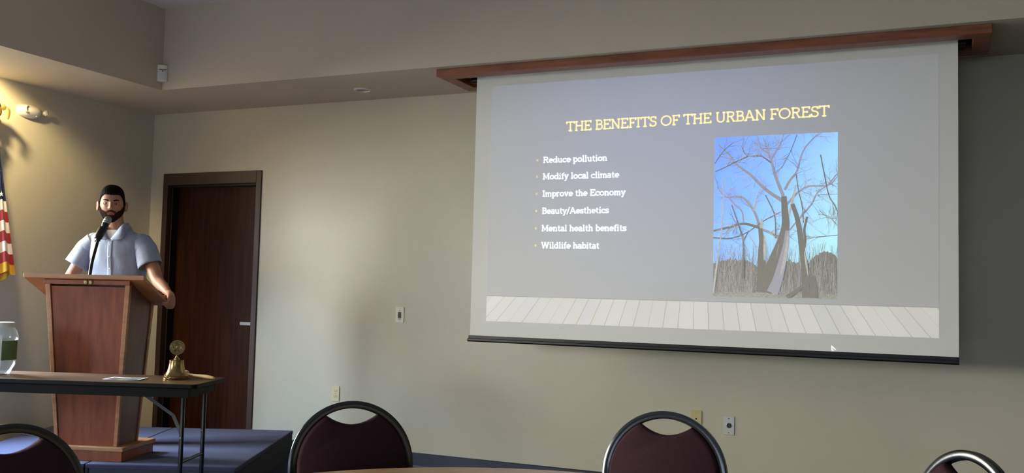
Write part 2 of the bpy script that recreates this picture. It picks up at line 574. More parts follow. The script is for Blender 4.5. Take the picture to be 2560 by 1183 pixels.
for k in range(41):
    w = 0.0018 if random.random() < 0.7 else 0.0009
    pg = clip([(xat(k, 0) - w, LZ0), (xat(k, 0) + w, LZ0), (xat(k, 1) + w * .8, LH), (xat(k, 1) - w * .8, LH)], LX0, LX1)
    if pg:
        b.mi = 5
        b.poly([(x, YS - 0.0010, z) for x, z in pg])
b.mi = 5
b.poly([(LX0, YS - 0.0011, LH - 0.001), (LX1, YS - 0.0011, LH - 0.001), (LX1, YS - 0.0011, LH + 0.003), (LX0, YS - 0.0011, LH + 0.003)])
on_slide(b, 'plank_strip', P_pl + [P_seam])

# ---- slab-serif lettering drawn as strokes (cap height 1)
def arc(cx, cy, rx, ry, a0, a1, n=18):
    return [(cx + rx * cos(math.radians(a0 + (a1 - a0) * k / n)), cy + ry * sin(math.radians(a0 + (a1 - a0) * k / n))) for k in range(n + 1)]
X = 0.68
def ser(x, y, l=0.13, r=0.13):
    return [(x - l, y), (x + r, y)]
S = 0.052   # half of a serif's thickness: keeps serif edges on the lines
G = {
 'T': ([[(.4, 0), (.4, 1)], [(.02, 1 - S), (.78, 1 - S)], [(.045, 1), (.045, .76)], [(.755, 1), (.755, .76)], ser(.4, S, .17, .17)], .80),
 'H': ([[(.17, 0), (.17, 1)], [(.71, 0), (.71, 1)], [(.17, .52), (.71, .52)], ser(.17, S), ser(.17, 1 - S), ser(.71, S), ser(.71, 1 - S)], .88),
 'E': ([[(.17, 0), (.17, 1)], [(.03, 1 - S), (.68, 1 - S)], [(.03, S), (.7, S)], [(.17, .52), (.48, .52)], [(.655, 1), (.655, .76)], [(.675, 0), (.675, .25)], [(.48, .42), (.48, .62)]], .74),
 'B': ([[(.17, 0), (.17, 1)], [(.03, 1 - S), (.4, 1 - S)] + arc(.4, .745, .2, .203, 90, -90), [(.17, .53), (.42, .53)] + arc(.42, .29, .24, .24, 90, -90) + [(.03, S)]], .72),
 'N': ([[(.17, 0), (.17, 1)], [(.15, .98), (.72, .02)], [(.72, 0), (.72, 1)], ser(.17, S), ser(.72, 1 - S), ser(.12, 1 - S, .1, .08)], .88),
 'F': ([[(.17, 0), (.17, 1)], [(.03, 1 - S), (.66, 1 - S)], [(.17, .5), (.46, .5)], [(.64, 1), (.64, .74)], [(.46, .4), (.46, .6)], ser(.17, S, .14, .17)], .68),
 'I': ([[(.2, 0), (.2, 1)], ser(.2, S, .16, .16), ser(.2, 1 - S, .16, .16)], .40),
 'S': ([arc(.33, .74, .22, .21, 35, 270, 20) + arc(.33, .28, .25, .24, 90, -145, 20)[0:], [(.56, .98), (.56, .72)], [(.075, .02), (.075, .32)]], .66),
 'O': ([arc(.5, .5, .42, .455, 0, 360, 36)], 1.0),
 'U': ([[(.17, 1), (.17, .36)] + arc(.44, .33, .27, .28, 180, 360) + [(.71, 1)], ser(.17, 1 - S), ser(.71, 1 - S)], .88),
 'R': ([[(.17, 0), (.17, 1)], [(.03, 1 - S), (.42, 1 - S)] + arc(.42, .735, .22, .213, 90, -90) + [(.17, .52)], [(.42, .52), (.66, .03)], ser(.17, S), [(.6, S), (.8, S)]], .80),
 'A': ([[(.1, .02), (.42, .98)], [(.44, .98), (.78, .02)], [(.2, .32), (.68, .32)], ser(.1, S, .12, .14), ser(.78, S, .14, .12), [(.3, 1 - S), (.46, 1 - S)]], .88),
 'M': ([[(.17, 0), (.17, 1)], [(.17, .98), (.5, .2), (.83, .98)], [(.83, 0), (.83, 1)], ser(.17, S), ser(.83, S), ser(.15, 1 - S, .12, .06), ser(.85, 1 - S, .06, .12)], 1.0),
 'W': ([[(.12, .98), (.34, .03)], [(.34, .03), (.58, .98)], [(.58, .98), (.82, .03)], [(.82, .03), (1.04, .98)], ser(.12, 1 - S, .12, .14), ser(.58, 1 - S, .14, .1), ser(1.04, 1 - S, .14, .12)], 1.16),
 'a': ([arc(.26, X - .19, .2, .16, 150, 0, 12) + [(.46, .1)], arc(.25, .2, .19, .17, 20, 380, 20), [(.46, .1), (.46, S), (.58, S)]], .58),
 'b': ([[(.15, 0), (.15, 1)], arc(.34, X / 2, .22, X / 2 - .05, 0, 360, 24), ser(.13, 1 - S, .11, .02)], .62),
 'c': ([arc(.31, X / 2, .24, X / 2 - .05, 40, 320, 20), [(.5, X - .02), (.5, X - .2)]], .56),
 'd': ([[(.5, 0), (.5, 1)], arc(.29, X / 2, .22, X / 2 - .05, 0, 360, 24), ser(.48, 1 - S, .11, .02), ser(.52, S, .02, .11)], .66),
 'e': ([[(.07, X / 2), (.54, X / 2)] + arc(.31, X / 2, .235, X / 2 - .05, 0, 315, 22)], .60),
 'f': ([[(.18, 0), (.18, .74)] + arc(.34, .76, .16, .19, 180, 60, 8), [(.04, X - S), (.36, X - S)], ser(.18, S, .13, .14)], .40),
 'h': ([[(.15, 0), (.15, 1)], [(.15, .42)] + arc(.33, X - .22, .17, .17, 170, 0, 10) + [(.5, 0)], ser(.13, 1 - S, .11, .02), ser(.15, S, .12, .11), ser(.5, S, .11, .12)], .65),
 'i': ([[(.17, 0), (.17, X)], ser(.15, X - S, .11, .02), ser(.17, S), [(.16, .84), (.16, .99)]], .34),
 'l': ([[(.17, 0), (.17, 1)], ser(.15, 1 - S, .11, .02), ser(.17, S)], .34),
 'm': ([[(.15, 0), (.15, X)], [(.15, .42)] + arc(.31, X - .22, .16, .17, 170, 0, 10) + [(.47, 0)], [(.47, .42)] + arc(.63, X - .22, .16, .17, 170, 0, 10) + [(.79, 0)], ser(.13, X - S, .11, .02), ser(.15, S, .12, .1), ser(.47, S, .1, .1), ser(.79, S, .1, .12)], .94),
 'n': ([[(.15, 0), (.15, X)], [(.15, .42)] + arc(.33, X - .22, .17, .17, 170, 0, 10) + [(.5, 0)], ser(.13, X - S, .11, .02), ser(.15, S, .12, .11), ser(.5, S, .11, .12)], .65),
 'o': ([arc(.32, X / 2, .245, X / 2 - .05, 0, 360, 26)], .64),
 'p': ([[(.15, -.3), (.15, X)], arc(.34, X / 2, .22, X / 2 - .05, 0, 360, 24), ser(.13, X - S, .11, .02), ser(.15, -.3 + S)], .62),
 'r': ([[(.15, 0), (.15, X)], [(.15, .4)] + arc(.34, X - .24, .19, .19, 170, 60, 8), ser(.13, X - S, .11, .02), ser(.15, S, .12, .15)], .47),
 's': ([arc(.25, X - .19, .17, .145, 30, 270, 14) + arc(.25, .2, .19, .15, 90, -150, 14), [(.43, X), (.43, X - .17)], [(.055, .01), (.055, .2)]], .50),
 't': ([[(.19, .88), (.19, .2)] + arc(.33, .19, .14, .14, 180, 300, 8), [(.05, X - S), (.38, X - S)]], .44),
 'u': ([[(.15, X), (.15, .24)] + arc(.32, .22, .17, .17, 180, 350, 10), [(.5, 0), (.5, X)], ser(.13, X - S, .11, .02), ser(.48, X - S, .11, .02), ser(.52, S, .02, .11)], .66),
 'v': ([[(.1, X), (.3, .02)], [(.3, .02), (.5, X)], ser(.1, X - S, .11, .12), ser(.5, X - S, .12, .11)], .60),
 'y': ([[(.1, X), (.31, .05)], [(.51, X), (.24, -.22), (.17, -.26), (.06, -.25)], ser(.1, X - S, .11, .12), ser(.51, X - S, .12, .11)], .60),
 '/': ([[(.04, -.12), (.4, 1.06)]], .44),
 ' ': ([], .32),
}
def stroke(mb, pts, w, f):
    n = len(pts)
    closed = n > 3 and abs(pts[0][0] - pts[-1][0]) < 1e-6 and abs(pts[0][1] - pts[-1][1]) < 1e-6
    L, Rr = [], []
    for k in range(n):
        a = pts[k - 1] if k else (pts[-2] if closed else None)
        c = pts[k + 1] if k < n - 1 else (pts[1] if closed else None)
        p = pts[k]
        ds = []
        if a: ds.append(Vector((p[0] - a[0], p[1] - a[1])))
        if c: ds.append(Vector((c[0] - p[0], c[1] - p[1])))
        ds = [d.normalized() for d in ds if d.length > 1e-6]
        t = sum(ds, Vector((0, 0)))
        t = t.normalized() if t.length > 1e-6 else ds[0]
        nn = Vector((-t.y, t.x))
        q = 1.0
        if len(ds) == 2: q = min(1.6, 1 / max(0.5, abs(nn.dot(Vector((-ds[0].y, ds[0].x))))))
        L.append(f(p[0] + nn.x * w * q, p[1] + nn.y * w * q)); Rr.append(f(p[0] - nn.x * w * q, p[1] - nn.y * w * q))
    for k in range(n - 1):
        mb.poly([Rr[k], Rr[k + 1], L[k + 1], L[k]])
def text(mb, s, x0, x1, zb, h, w, y):
    adv = sum(G[c][1] for c in s)
    k = (x1 - x0) / adv
    x = 0
    for c in s:
        for p in G[c][0]:
            stroke(mb, p, w, lambda u, v, x=x: (x0 + (x + u) * k, y, zb + v * h))
        x += G[c][1]
HEAD = 'THE BENEFITS OF THE URBAN FOREST'
hk = (5.630 - 4.010) / sum(G[c][1] for c in HEAD)
hx = 4.010
for wd in HEAD.split(' '):
    b = MB()
    wl = sum(G[c][1] for c in wd) * hk
    text(b, wd, hx, hx + wl, 2.344, 0.063, 0.062, YS - 0.0014)
    # the heading rides up very slightly to the right, as projected
    for v in b.bm.verts: v.co.z += (v.co.x - 4.8) * 0.0085
    on_slide(b, 'heading_word', P_title)
    hx += wl + G[' '][1] * hk
LINES = [('Reduce pollution', 4.292, 2.138), ('Modify local climate', 4.372, 2.030), ('Improve the Economy', 4.416, 1.918), ('Beauty/Aesthetics', 4.309, 1.806), ('Mental health benefits', 4.426, 1.693), ('Wildlife habitat', 4.251, 1.582)]
for t, xr, zb in LINES:
    b = MB(); text(b, t, 3.854, xr, zb, 0.040, 0.072, YS - 0.0014)
    on_slide(b, 'bullet_line', P_text)
    b = MB()
    b.poly([(3.814 + 0.0075 * cos(a * pi / 6), YS - 0.0014, zb + 0.019 + 0.0075 * sin(a * pi / 6)) for a in range(12)])
    on_slide(b, 'bullet_dot', P_dot)
b = MB()
for pg in ([(0, 0), (0, -.030), (.004, -.026), (.004, -.004)], [(0, 0), (.026, -.022), (.020, -.022), (.002, -.006)], [(.004, -.022), (.011, -.022), (.013, -.026), (.009, -.030)]):
    b.poly([(5.648 + u, YS - 0.0014, 1.036 + v) for u, v in pg])
on_slide(b, 'mouse_pointer', P_text)

# ---- the photograph on the slide: sky, bare sycamore, undergrowth
PX0, PX1, PZ0, PZ1 = 4.970, 5.677, 1.299, 2.256
msky = emis('projected_sky', (0.2, 0.4, 0.8), diff=(182, 208, 240))
nt = msky.node_tree
tc = nt.nodes.new('ShaderNodeTexCoord'); sep = nt.nodes.new('ShaderNodeSeparateXYZ')
nt.links.new(tc.outputs['Generated'], sep.inputs[0])
m1 = nt.nodes.new('ShaderNodeMath'); m1.operation = 'MULTIPLY_ADD'; m1.inputs[1].default_value = 0.62
m2 = nt.nodes.new('ShaderNodeMath'); m2.operation = 'MULTIPLY_ADD'; m2.inputs[1].default_value = -0.55; m2.inputs[2].default_value = 0.62
nt.links.new(sep.outputs['X'], m1.inputs[0]); nt.links.new(sep.outputs['Z'], m2.inputs[0]); nt.links.new(m2.outputs[0], m1.inputs[2])
rp = nt.nodes.new('ShaderNodeValToRGB')
rp.color_ramp.elements[0].color = (0.02, 0.12, 0.62, 1); rp.color_ramp.elements[1].color = (0.30, 0.60, 0.62, 1)
e = rp.color_ramp.elements.new(0.5); e.color = (0.10, 0.30, 0.70, 1)
nt.links.new(m1.outputs[0], rp.inputs['Fac'])
nt.links.new(rp.outputs['Color'], nt.nodes['Principled BSDF'].inputs['Emission Color'])
P_dk = mat('projected_bark_dark', (198, 193, 184), 0.85, scale=70, stretch=(3, 1, 1), col2=(184, 179, 170))
P_md = emis('projected_bark_mid', (0.05, 0.05, 0.09), diff=(222, 217, 220))
P_lt = mat('projected_bark_light', (238, 237, 231), 0.85, scale=60, stretch=(3, 1, 1), col2=(205, 202, 195), emit=(0.16, 0.16, 0.155))
P_br = mat('projected_brush', (222, 216, 206), 0.85, scale=60, stretch=(2.2, 1, 0.7), col2=(194, 189, 178))
P_gr = mat('projected_ground', (236, 232, 222), 0.85, scale=90, stretch=(0.8, 1, 1.4), col2=(200, 195, 184), emit=(0.04, 0.04, 0.035))
b = MB()
def pq(u, v, dy=0.0):      # zoomed photo coordinates -> plane
    return (PX0 + (u - 65) / 793 * (PX1 - PX0), YS - 0.0012 - dy, PZ1 - (v - 70) / 1050 * (PZ1 - PZ0))
b.mi = 0
b.poly([pq(65, 1120), pq(858, 1120), pq(858, 70), pq(65, 70)])
random.seed(11)
def clampuv(p): return (min(858, max(65, p[0])), min(1120, max(70, p[1])))
# brush band with a ragged top
b.mi = 4
top = []
for k in range(81):
    u = 65 + 793 * k / 80
    v = 900 + 22 * sin(k * .21 + 1) - 70 * math.exp(-((u - 760) / 90) ** 2) - 30 * math.exp(-((u - 120) / 70) ** 2) + random.uniform(-9, 9)
    top.append((u, v))
for p, q in zip(top, top[1:]):
    b.poly([pq(p[0], 1090, .0001), pq(q[0], 1090, .0001), pq(*q, .0001), pq(*p, .0001)])
b.mi = 5
for k in range(40):
    u0, u1 = 65 + 793 * k / 40, 65 + 793 * (k + 1) / 40
    b.poly([pq(u0, 1120, .0002), pq(u1, 1120, .0002), pq(u1, 1080 + random.uniform(-8, 10), .0002), pq(u0, 1080 + random.uniform(-8, 10), .0002)])
lay = [0]
def limb(pts, w0, w1, mi, n=6, taper=False):
    lay[0] += 1
    dy = 0.0003 + 0.0000015 * lay[0]
    P = [(p.x, p.y) for p in catmull([(x, y, 0) for x, y in pts], n)] if len(pts) > 2 else list(pts)
    m = len(P)
    L, Rr = [], []
    for k in range(m):
        a, c = P[max(0, k - 1)], P[min(m - 1, k + 1)]
        t = Vector((c[0] - a[0], c[1] - a[1]))
        if t.length < 1e-6: t = Vector((0, 1))
        t.normalize()
        w = (w0 + (w1 - w0) * k / (m - 1)) / 2 * (max(.12, sin(pi * (.04 + .92 * k / (m - 1)))) ** .6 if taper else 1)
        L.append(clampuv((P[k][0] - t.y * w, P[k][1] + t.x * w))); Rr.append(clampuv((P[k][0] + t.y * w, P[k][1] - t.x * w)))
    b.mi = mi
    for k in range(m - 1):
        q = [pq(*Rr[k], dy), pq(*Rr[k + 1], dy), pq(*L[k + 1], dy), pq(*L[k], dy)]
        if (Vector(q[0]) - Vector(q[2])).length > 1e-5: b.poly(q)
    return P
def twigs(P, n, ln, w, mi, depth=1, spread=1.0):
    for _ in range(n):
        k = random.randrange(len(P) // 4, len(P))
        a = P[k]; c = P[max(0, k - 1)]
        d = math.atan2(a[1] - c[1], a[0] - c[0]) + random.choice((-1, 1)) * random.uniform(.3, 1.0) * spread
        l = ln * random.uniform(.5, 1.2)
        pts = [a]
        for j in range(3):
            d += random.uniform(-.35, .35)
            pts.append((pts[-1][0] + cos(d) * l / 3, pts[-1][1] + sin(d) * l / 3))
        if not (40 < pts[-1][0] < 880 and 40 < pts[-1][1] < 900): continue
        Q = limb(pts, w, w * .45, mi if random.random() < .5 else random.choice((1, 2, 3, 3)), 3)
        if depth: twigs(Q, 4, l * .6, max(1.6, w * .6), 2, depth - 1)
# undergrowth stems
for _ in range(760):
    u = random.uniform(70, 850); h = random.uniform(90, 330)
    limb([(u, 1090), (u + random.uniform(-20, 20), 1090 - h / 2), (u + random.uniform(-45, 45), 1090 - h)], random.uniform(1.6, 4.2), 1.4, random.choice((1, 4, 4, 5, 5, 2, 3)), 3)
for pts, w0, w1, mi, tw in (
    ([(525, 505), (440, 450), (380, 400), (310, 330), (215, 255), (160, 185), (90, 120)], 26, 6, 2, 14),
    ([(520, 470), (480, 370), (440, 240), (415, 160), (385, 85)], 24, 6, 2, 14),
    ([(436, 235), (495, 140), (518, 72)], 12, 5, 2, 8),
    ([(440, 250), (370, 205), (285, 200), (240, 130)], 10, 4, 1, 8),
    ([(528, 430), (560, 370), (605, 310), (640, 190), (700, 110), (770, 62)], 18, 5, 2, 14),
    ([(545, 520), (610, 450), (680, 410), (800, 405), (858, 350)], 16, 7, 2, 10),
    ([(630, 605), (700, 520), (735, 450), (800, 400), (858, 330)], 12, 7, 2, 6),
    ([(752, 210), (775, 330), (805, 470), (840, 530), (857, 570)], 7, 8, 1, 8),
    ([(600, 330), (615, 430), (640, 540), (648, 640)], 6, 8, 1, 4),
    ([(604, 75), (560, 190), (505, 290)], 5, 4, 1, 5),
    ([(350, 75), (370, 150), (420, 190)], 8, 8, 2, 5),
    ([(70, 300), (140, 270), (215, 235), (290, 205)], 6, 8, 1, 6),
    ([(66, 245), (130, 160), (190, 110)], 6, 4, 1, 6),
    ([(375, 680), (330, 560), (250, 470), (150, 470), (80, 400)], 20, 6, 2, 12),
    ([(330, 560), (345, 500), (350, 450)], 14, 5, 3, 4),
    ([(380, 675), (270, 645), (180, 665), (65, 690)], 18, 13, 1, 6),
    ([(375, 680), (440, 705), (495, 745)], 18, 18, 2, 3),
    ([(265, 635), (250, 560), (185, 500), (150, 440)], 10, 6, 2, 6),
    ([(65, 735), (180, 740), (290, 700), (400, 625), (505, 570)], 10, 6, 1, 4),
    ([(405, 460), (455, 560), (470, 620), (475, 740)], 7, 9, 1, 4),
    ([(185, 520), (235, 660), (265, 770), (265, 1000)], 7, 16, 1, 5),
    ([(300, 690), (275, 740), (263, 775)], 8, 8, 1, 3),
    ([(300, 720), (335, 770), (365, 840)], 8, 6, 3, 2),
    ([(130, 335), (127, 560), (115, 720), (92, 900), (68, 1100)], 6, 14, 3, 6),
    ([(858, 720), (760, 730), (660, 745)], 5, 4, 1, 5), ([(858, 660), (800, 600), (740, 590)], 4, 4, 1, 5),
    ([(745, 560), (800, 610), (850, 615)], 4, 3, 1, 3), ([(735, 465), (858, 462)], 4, 3, 1, 3),
    ([(560, 690), (600, 640), (640, 600)], 12, 7, 2, 2)):
    P = limb(pts, w0, w1, mi)
    twigs(P, tw * 2, 105, max(2.4, min(w0, w1) * .4), 1 if mi == 1 else 2, 1)
for pts, w0, w1, mi in (
    ([(600, 400), (585, 470), (555, 610)], 14, 20, 3), ([(380, 610), (384, 650), (380, 680)], 14, 30, 3),
    ([(373, 675), (385, 760), (384, 850), (380, 1085)], 26, 58, 1), ([(400, 720), (405, 800), (402, 880)], 18, 22, 3),
    ([(524, 470), (530, 560), (536, 660), (512, 760), (478, 850), (440, 950), (405, 1085)], 34, 86, 1),
    ([(548, 690), (540, 780), (520, 880), (490, 1000), (455, 1090)], 26, 74, 2), ([(552, 700), (548, 760), (535, 860), (505, 980)], 14, 24, 3),
    ([(492, 780), (480, 860)], 14, 4, 3),
    ([(578, 520), (608, 610), (628, 710), (642, 820), (658, 920), (668, 1115)], 26, 48, 1), ([(655, 820), (668, 900), (680, 980)], 14, 10, 3),
    ([(672, 603), (655, 680), (660, 745), (655, 800)], 14, 18, 1), ([(700, 980), (715, 1050), (712, 1115)], 40, 50, 1), ([(545, 1118), (600, 1080), (650, 1040)], 30, 20, 1)):
    limb(pts, w0, w1, mi, 8, mi == 3)
on_slide(b, 'slide_photograph', [msky, P_dk, P_md, P_lt, P_br, P_gr])


# ------------------------------------------------------------------ stage (two carpeted platforms)
A25 = math.radians(25)
HS = 0.2
for x0, x1, lab in ((-1.772, -0.884, 'carpeted stage platform against the left wall, left of the seam under the lectern'),
                    (-0.878, 0.035, 'carpeted stage platform in front of the brown door, right of the lectern')):
    t = thing('stage_platform', lab, 'stage', (2.31, -1.555, 0), A25, 'stage platforms')
    y0, y1 = -0.02, 1.55
    b = MB(); b.box(x0, x1, y0, y1, HS - 0.03, HS)
    b.build('deck', M_carpet, t, bevel=0.006)
    b = MB()
    b.box(x0 + 0.004, x1 - 0.004, y0 + 0.004, y1 - 0.004, 0.0, HS - 0.03)
    b.build('skirt', M_skirt, t)
    for x in (x0 + 0.003, x1 - 0.018):
        b = MB(); b.box(x, x + 0.015, y0 - 0.002, y0 + 0.006, 0.02, HS - 0.02)
        b.build('corner_strip', M_black, t)

# ------------------------------------------------------------------ lectern
A18 = math.radians(18)
LO = (1.400, -1.682, HS)
lect = thing('lectern', 'tall reddish wooden lectern with slanted top standing on the stage', 'lectern', LO, A18)
b = MB(); b.box(-0.255, 0.216, -0.196, 0.206, 0, 0.062); b.build('base', M_cherry, lect, bevel=0.003)
b = MB(); b.box(-0.265, 0.226, -0.206, 0.216, 0.062, 0.088); b.build('base_cap', M_oak, lect, bevel=0.004)
Bc = [(-0.232, -0.175), (0.170, -0.175), (0.160, 0.090), (-0.215, 0.090)]
Tc = [(-0.316, -0.236), (0.237, -0.236), (0.228, 0.085), (-0.310, 0.085)]
def tz(y): return 1.137 - 0.028 - 0.46 * (y + 0.25)
def tri(u, v, w):
    bx = Bc[0][0] + (Bc[1][0] - Bc[0][0]) * u; by = Bc[0][1] + (Bc[3][1] - Bc[0][1]) * w
    tx = Tc[0][0] + (Tc[1][0] - Tc[0][0]) * u; ty = Tc[0][1] + (Tc[3][1] - Tc[0][1]) * w
    zt = tz(ty) - 0.0005
    return Vector((bx + (tx - bx) * v, by + (ty - by) * v, 0.088 + (zt - 0.088) * v))
def cell(mb, u0, u1, v0, v1, w0, w1):
    mb.hexa([tri(u0, v0, w0), tri(u1, v0, w0), tri(u1, v0, w1), tri(u0, v0, w1), tri(u0, v1, w0), tri(u1, v1, w0), tri(u1, v1, w1), tri(u0, v1, w1)])
for u0, u1 in ((0, 0.056), (0.944, 1)):
    for w0, w1 in ((0, 0.075), (0.93, 1)):
        b = MB(); cell(b, u0, u1, 0, 1, w0, w1); b.build('stile', M_oak, lect, bevel=0.002)
b = MB(); cell(b, 0.056, 0.944, 0.001, 0.965, 0.032, 0.06); b.build('front_panel', M_cherry, lect)
for u0, u1 in ((0.016, 0.03), (0.97, 0.984)):
    b = MB(); cell(b, u0, u1, 0.001, 1, 0.075, 0.93); b.build('side_panel', M_sidepan, lect)
b = MB(); cell(b, 0.03, 0.97, 0.45, 0.47, 0.08, 1); b.build('shelf', M_oak, lect)
b = MB(); b.box(-0.318, 0.239, -0.245, -0.20, 1.074, 1.1015); b.build('top_rail', M_cherry, lect, bevel=0.002)
for x in (-0.042, -0.010):
    b = MB(); b.lathe([(0.0145, 0), (0.0145, 0.004), (0.011, 0.008), (0.002, 0.009)], 18, Matrix.Translation((x, -0.245, 1.088)) @ Matrix.Rotation(pi / 2, 4, 'X'))
    o = b.build('button', M_oldbrass, lect, auto=40); o['label'] = 'small round metal button'
b = MB()
def dz(y): return 1.137 - 0.46 * (y + 0.25)
ya, yb2 = -0.25, 0.095
b.hexa([(-0.45, ya, dz(ya) - .028), (0.33, ya, dz(ya) - .028), (0.33, yb2, dz(yb2) - .028), (-0.45, yb2, dz(yb2) - .028),
        (-0.45, ya, dz(ya)), (0.33, ya, dz(ya)), (0.33, yb2, dz(yb2)), (-0.45, yb2, dz(yb2))])
b.build('reading_top', M_oak, lect, bevel=0.003)
b = MB()
b.hexa([(-0.45, yb2 - .014, dz(yb2)), (0.20, yb2 - .014, dz(yb2)), (0.20, yb2, dz(yb2) - .004), (-0.45, yb2, dz(yb2) - .004),
        (-0.45, yb2 - .014, dz(yb2) + .02), (0.20, yb2 - .014, dz(yb2) + .02), (0.20, yb2, dz(yb2) + .016), (-0.45, yb2, dz(yb2) + .016)])
b.build('book_lip', M_oak, lect)

# gooseneck and microphone
mst = thing('microphone_stand', 'black gooseneck microphone stand rising from the lectern top', 'microphone stand', LO, A18)
b = MB(); b.lathe([(0.03, 0), (0.03, 0.006), (0.014, 0.014), (0.012, 0.03)], 20, Matrix.Translation((-0.103, -0.1, dz(-.1) - 0.002)) @ Matrix.Rotation(math.atan(-0.46), 4, 'X'))
b.build('flange', M_black, mst, auto=40)
b = MB(); b.tube(catmull([(-0.103, -0.1, dz(-.1) + .01), (-0.104, -0.1, 1.13), (-0.102, -0.085, 1.22), (-0.100, -0.045, 1.33), (-0.100, -0.032, 1.362)], 10), 0.0105, 10)
b.build('gooseneck', M_black, mst, smooth=True)
md = Vector((0.023, 0.062, 0.113)).normalized()
mq = md.to_track_quat('Z', 'Y').to_matrix().to_4x4()
mp0 = Vector((-0.103, -0.034, 1.370))
MM = Matrix.Translation(mp0) @ mq
b = MB(); b.lathe([(0.0, -.004), (0.020, -.004), (0.025, 0.008), (0.0265, 0.070), (0.024, 0.078), (0.0225, 0.08), (0.0165, 0.08), (0.0165, 0.014)], 20, MM, cap=False)
b.ball((-0.101, -0.033, 1.362), 0.015)
b.tube([(-0.118, -0.034, 1.350), (-0.088, -0.030, 1.358)], 0.007, 10)
b.build('clip', M_blackpl, mst, auto=40)
mic = thing('microphone', 'black handheld microphone with silver mesh head held in the gooseneck clip', 'microphone', LO, A18)
b = MB(); b.lathe([(0.009, 0.0), (0.0105, -0.006), (0.012, 0.015), (0.0160, 0.085), (0.0205, 0.098), (0.023, 0.112)], 20, MM); b.build('mic_body', M_blackpl, mic, auto=40)
b = MB(); b.lathe([(0.021, 0.112), (0.0235, 0.116), (0.0245, 0.122), (0.0235, 0.127)], 24, MM); b.build('mic_ring', M_steel, mic, auto=40)
M_mesh = mat('mic_mesh', (150, 150, 150), 0.4, metal=0.8, var=0.35, scale=500)
b = MB(); b.lathe([(0.0225, 0.126), (0.0245, 0.136), (0.0235, 0.150), (0.018, 0.161), (0.009, 0.167), (0.001, 0.168)], 24, MM); b.build('grille', M_mesh, mic, smooth=True)

# ------------------------------------------------------------------ folding table and what stands on it
A21 = math.radians(21)
TO = (2.476, -2.084, 0)
tab = thing('folding_table', 'narrow folding table with brown top and dark metal legs in front of the lectern', 'table', TO, A21)
TL, TD, TH = 1.83, 0.472, 0.74
def rrect(x0, x1, y0, y1, r, n=6):
    out = []
    for cx, cy, a0 in ((x1 - r, y0 + r, -90), (x1 - r, y1 - r, 0), (x0 + r, y1 - r, 90), (x0 + r, y0 + r, 180)):
        out += [(cx + r * cos(math.radians(a0 + 90 * k / n)), cy + r * sin(math.radians(a0 + 90 * k / n))) for k in range(n + 1)]
    return out
b = MB(); b.prism(rrect(-TL + .002, -.002, .002, TD - .002, 0.03), TH - 0.012, TH); b.build('tabletop', M_tabletop, tab)
b = MB(); b.prism(rrect(-TL, 0, 0, TD, 0.032), TH - 0.024, TH - 0.0012); b.build('edge_band', M_edge, tab, bevel=0.003)
b = MB()
b.box(-TL + .05, -.05, .028, .048, TH - .078, TH - .024); b.box(-TL + .05, -.05, TD - .048, TD - .028, TH - .078, TH - .024)
b.box(-.07, -.05, .048, TD - .048, TH - .078, TH - .024); b.box(-TL + .05, -TL + .07, .048, TD - .048, TH - .078, TH - .024)
b.build('apron', M_apron, tab, bevel=0.002)
for sx in (1, -1):
    lxp = -0.093 if sx > 0 else -TL + 0.093
    for y in (0.062, 0.382):
        b = MB(); b.tube([(lxp, y, TH - .03), (lxp, y, 0.012)], 0.0125, 14)
        lg = b.build('leg', M_leg, tab, auto=40)
        b = MB(); b.lathe([(0.016, 0), (0.016, 0.022), (0.0128, 0.026)], 14, Matrix.Translation((lxp, y, 0))); b.build('foot_cap', M_blackpl, lg, auto=40)
        b = MB(); b.lathe([(0.006, 0), (0.006, 0.004), (0.002, 0.006)], 10, Matrix.Translation((lxp, y - 0.012, 0.437)) @ Matrix.Rotation(pi / 2, 4, 'X')); b.build('bolt', M_steel, lg)
    b = MB(); b.tube([(lxp, 0.07, 0.302), (lxp, 0.375, 0.302)], 0.009, 10); b.build('cross_bar', M_leg, tab, auto=40)
    for y in (0.075,):
        b = MB()
        for p, q in (((lxp - sx * .246, 0.682), (lxp - sx * .058, 0.560)), ((lxp - sx * .058, 0.560), (lxp, 0.440))):
            d = (Vector((q[0], q[1])) - Vector((p[0], p[1]))).normalized()
            n = Vector((-d.y, d.x)) * 0.009
            pp = [(p[0] + n.x, p[1] + n.y), (p[0] - n.x, p[1] - n.y), (q[0] - n.x, q[1] - n.y), (q[0] + n.x, q[1] + n.y)]
            b.hexa([(u, y - .003, v) for u, v in pp] + [(u, y + .003, v) for u, v in pp])
        b.build('folding_brace', M_leg, tab)

bell = thing('brass_bell', 'brass bell topped by a round medallion near the right end of the folding table', 'bell', (0, 0, 0))
bell.parent = None
TM = Matrix.Translation(TO) @ Matrix.Rotation(A21, 4, 'Z')
def on_table(x, y, z=TH): return TM @ Vector((x, y, z))
bell.location = on_table(-0.226, 0.272)
b = MB(); b.lathe([(0.070, 0), (0.0725, 0.004), (0.0725, 0.011), (0.068, 0.0135)], 40); b.build('bell_base', M_brass, bell, auto=35)
b = MB(); b.lathe([(0.060, 0.0135), (0.060, 0.0165), (0.069, 0.0175), (0.070, 0.022), (0.062, 0.029), (0.052, 0.045), (0.046, 0.062), (0.042, 0.082), (0.0405, 0.1), (0.041, 0.110), (0.036, 0.1115), (0.012, 0.112)], 44)
b.build('bell_body', M_brass, bell, auto=35)
b = MB(); b.lathe([(0.0165, 0.1115), (0.0165, 0.117), (0.012, 0.121), (0.010, 0.125), (0.0055, 0.131), (0.0045, 0.137), (0.006, 0.142)], 24)
b.build('neck', M_brass, bell, auto=40)
b = MB()
cz, R = 0.183, 0.0425
rot = Matrix.Rotation(math.radians(40), 4, 'Z') @ Matrix.Translation((0, 0, cz)) @ Matrix.Rotation(pi / 2, 4, 'X')
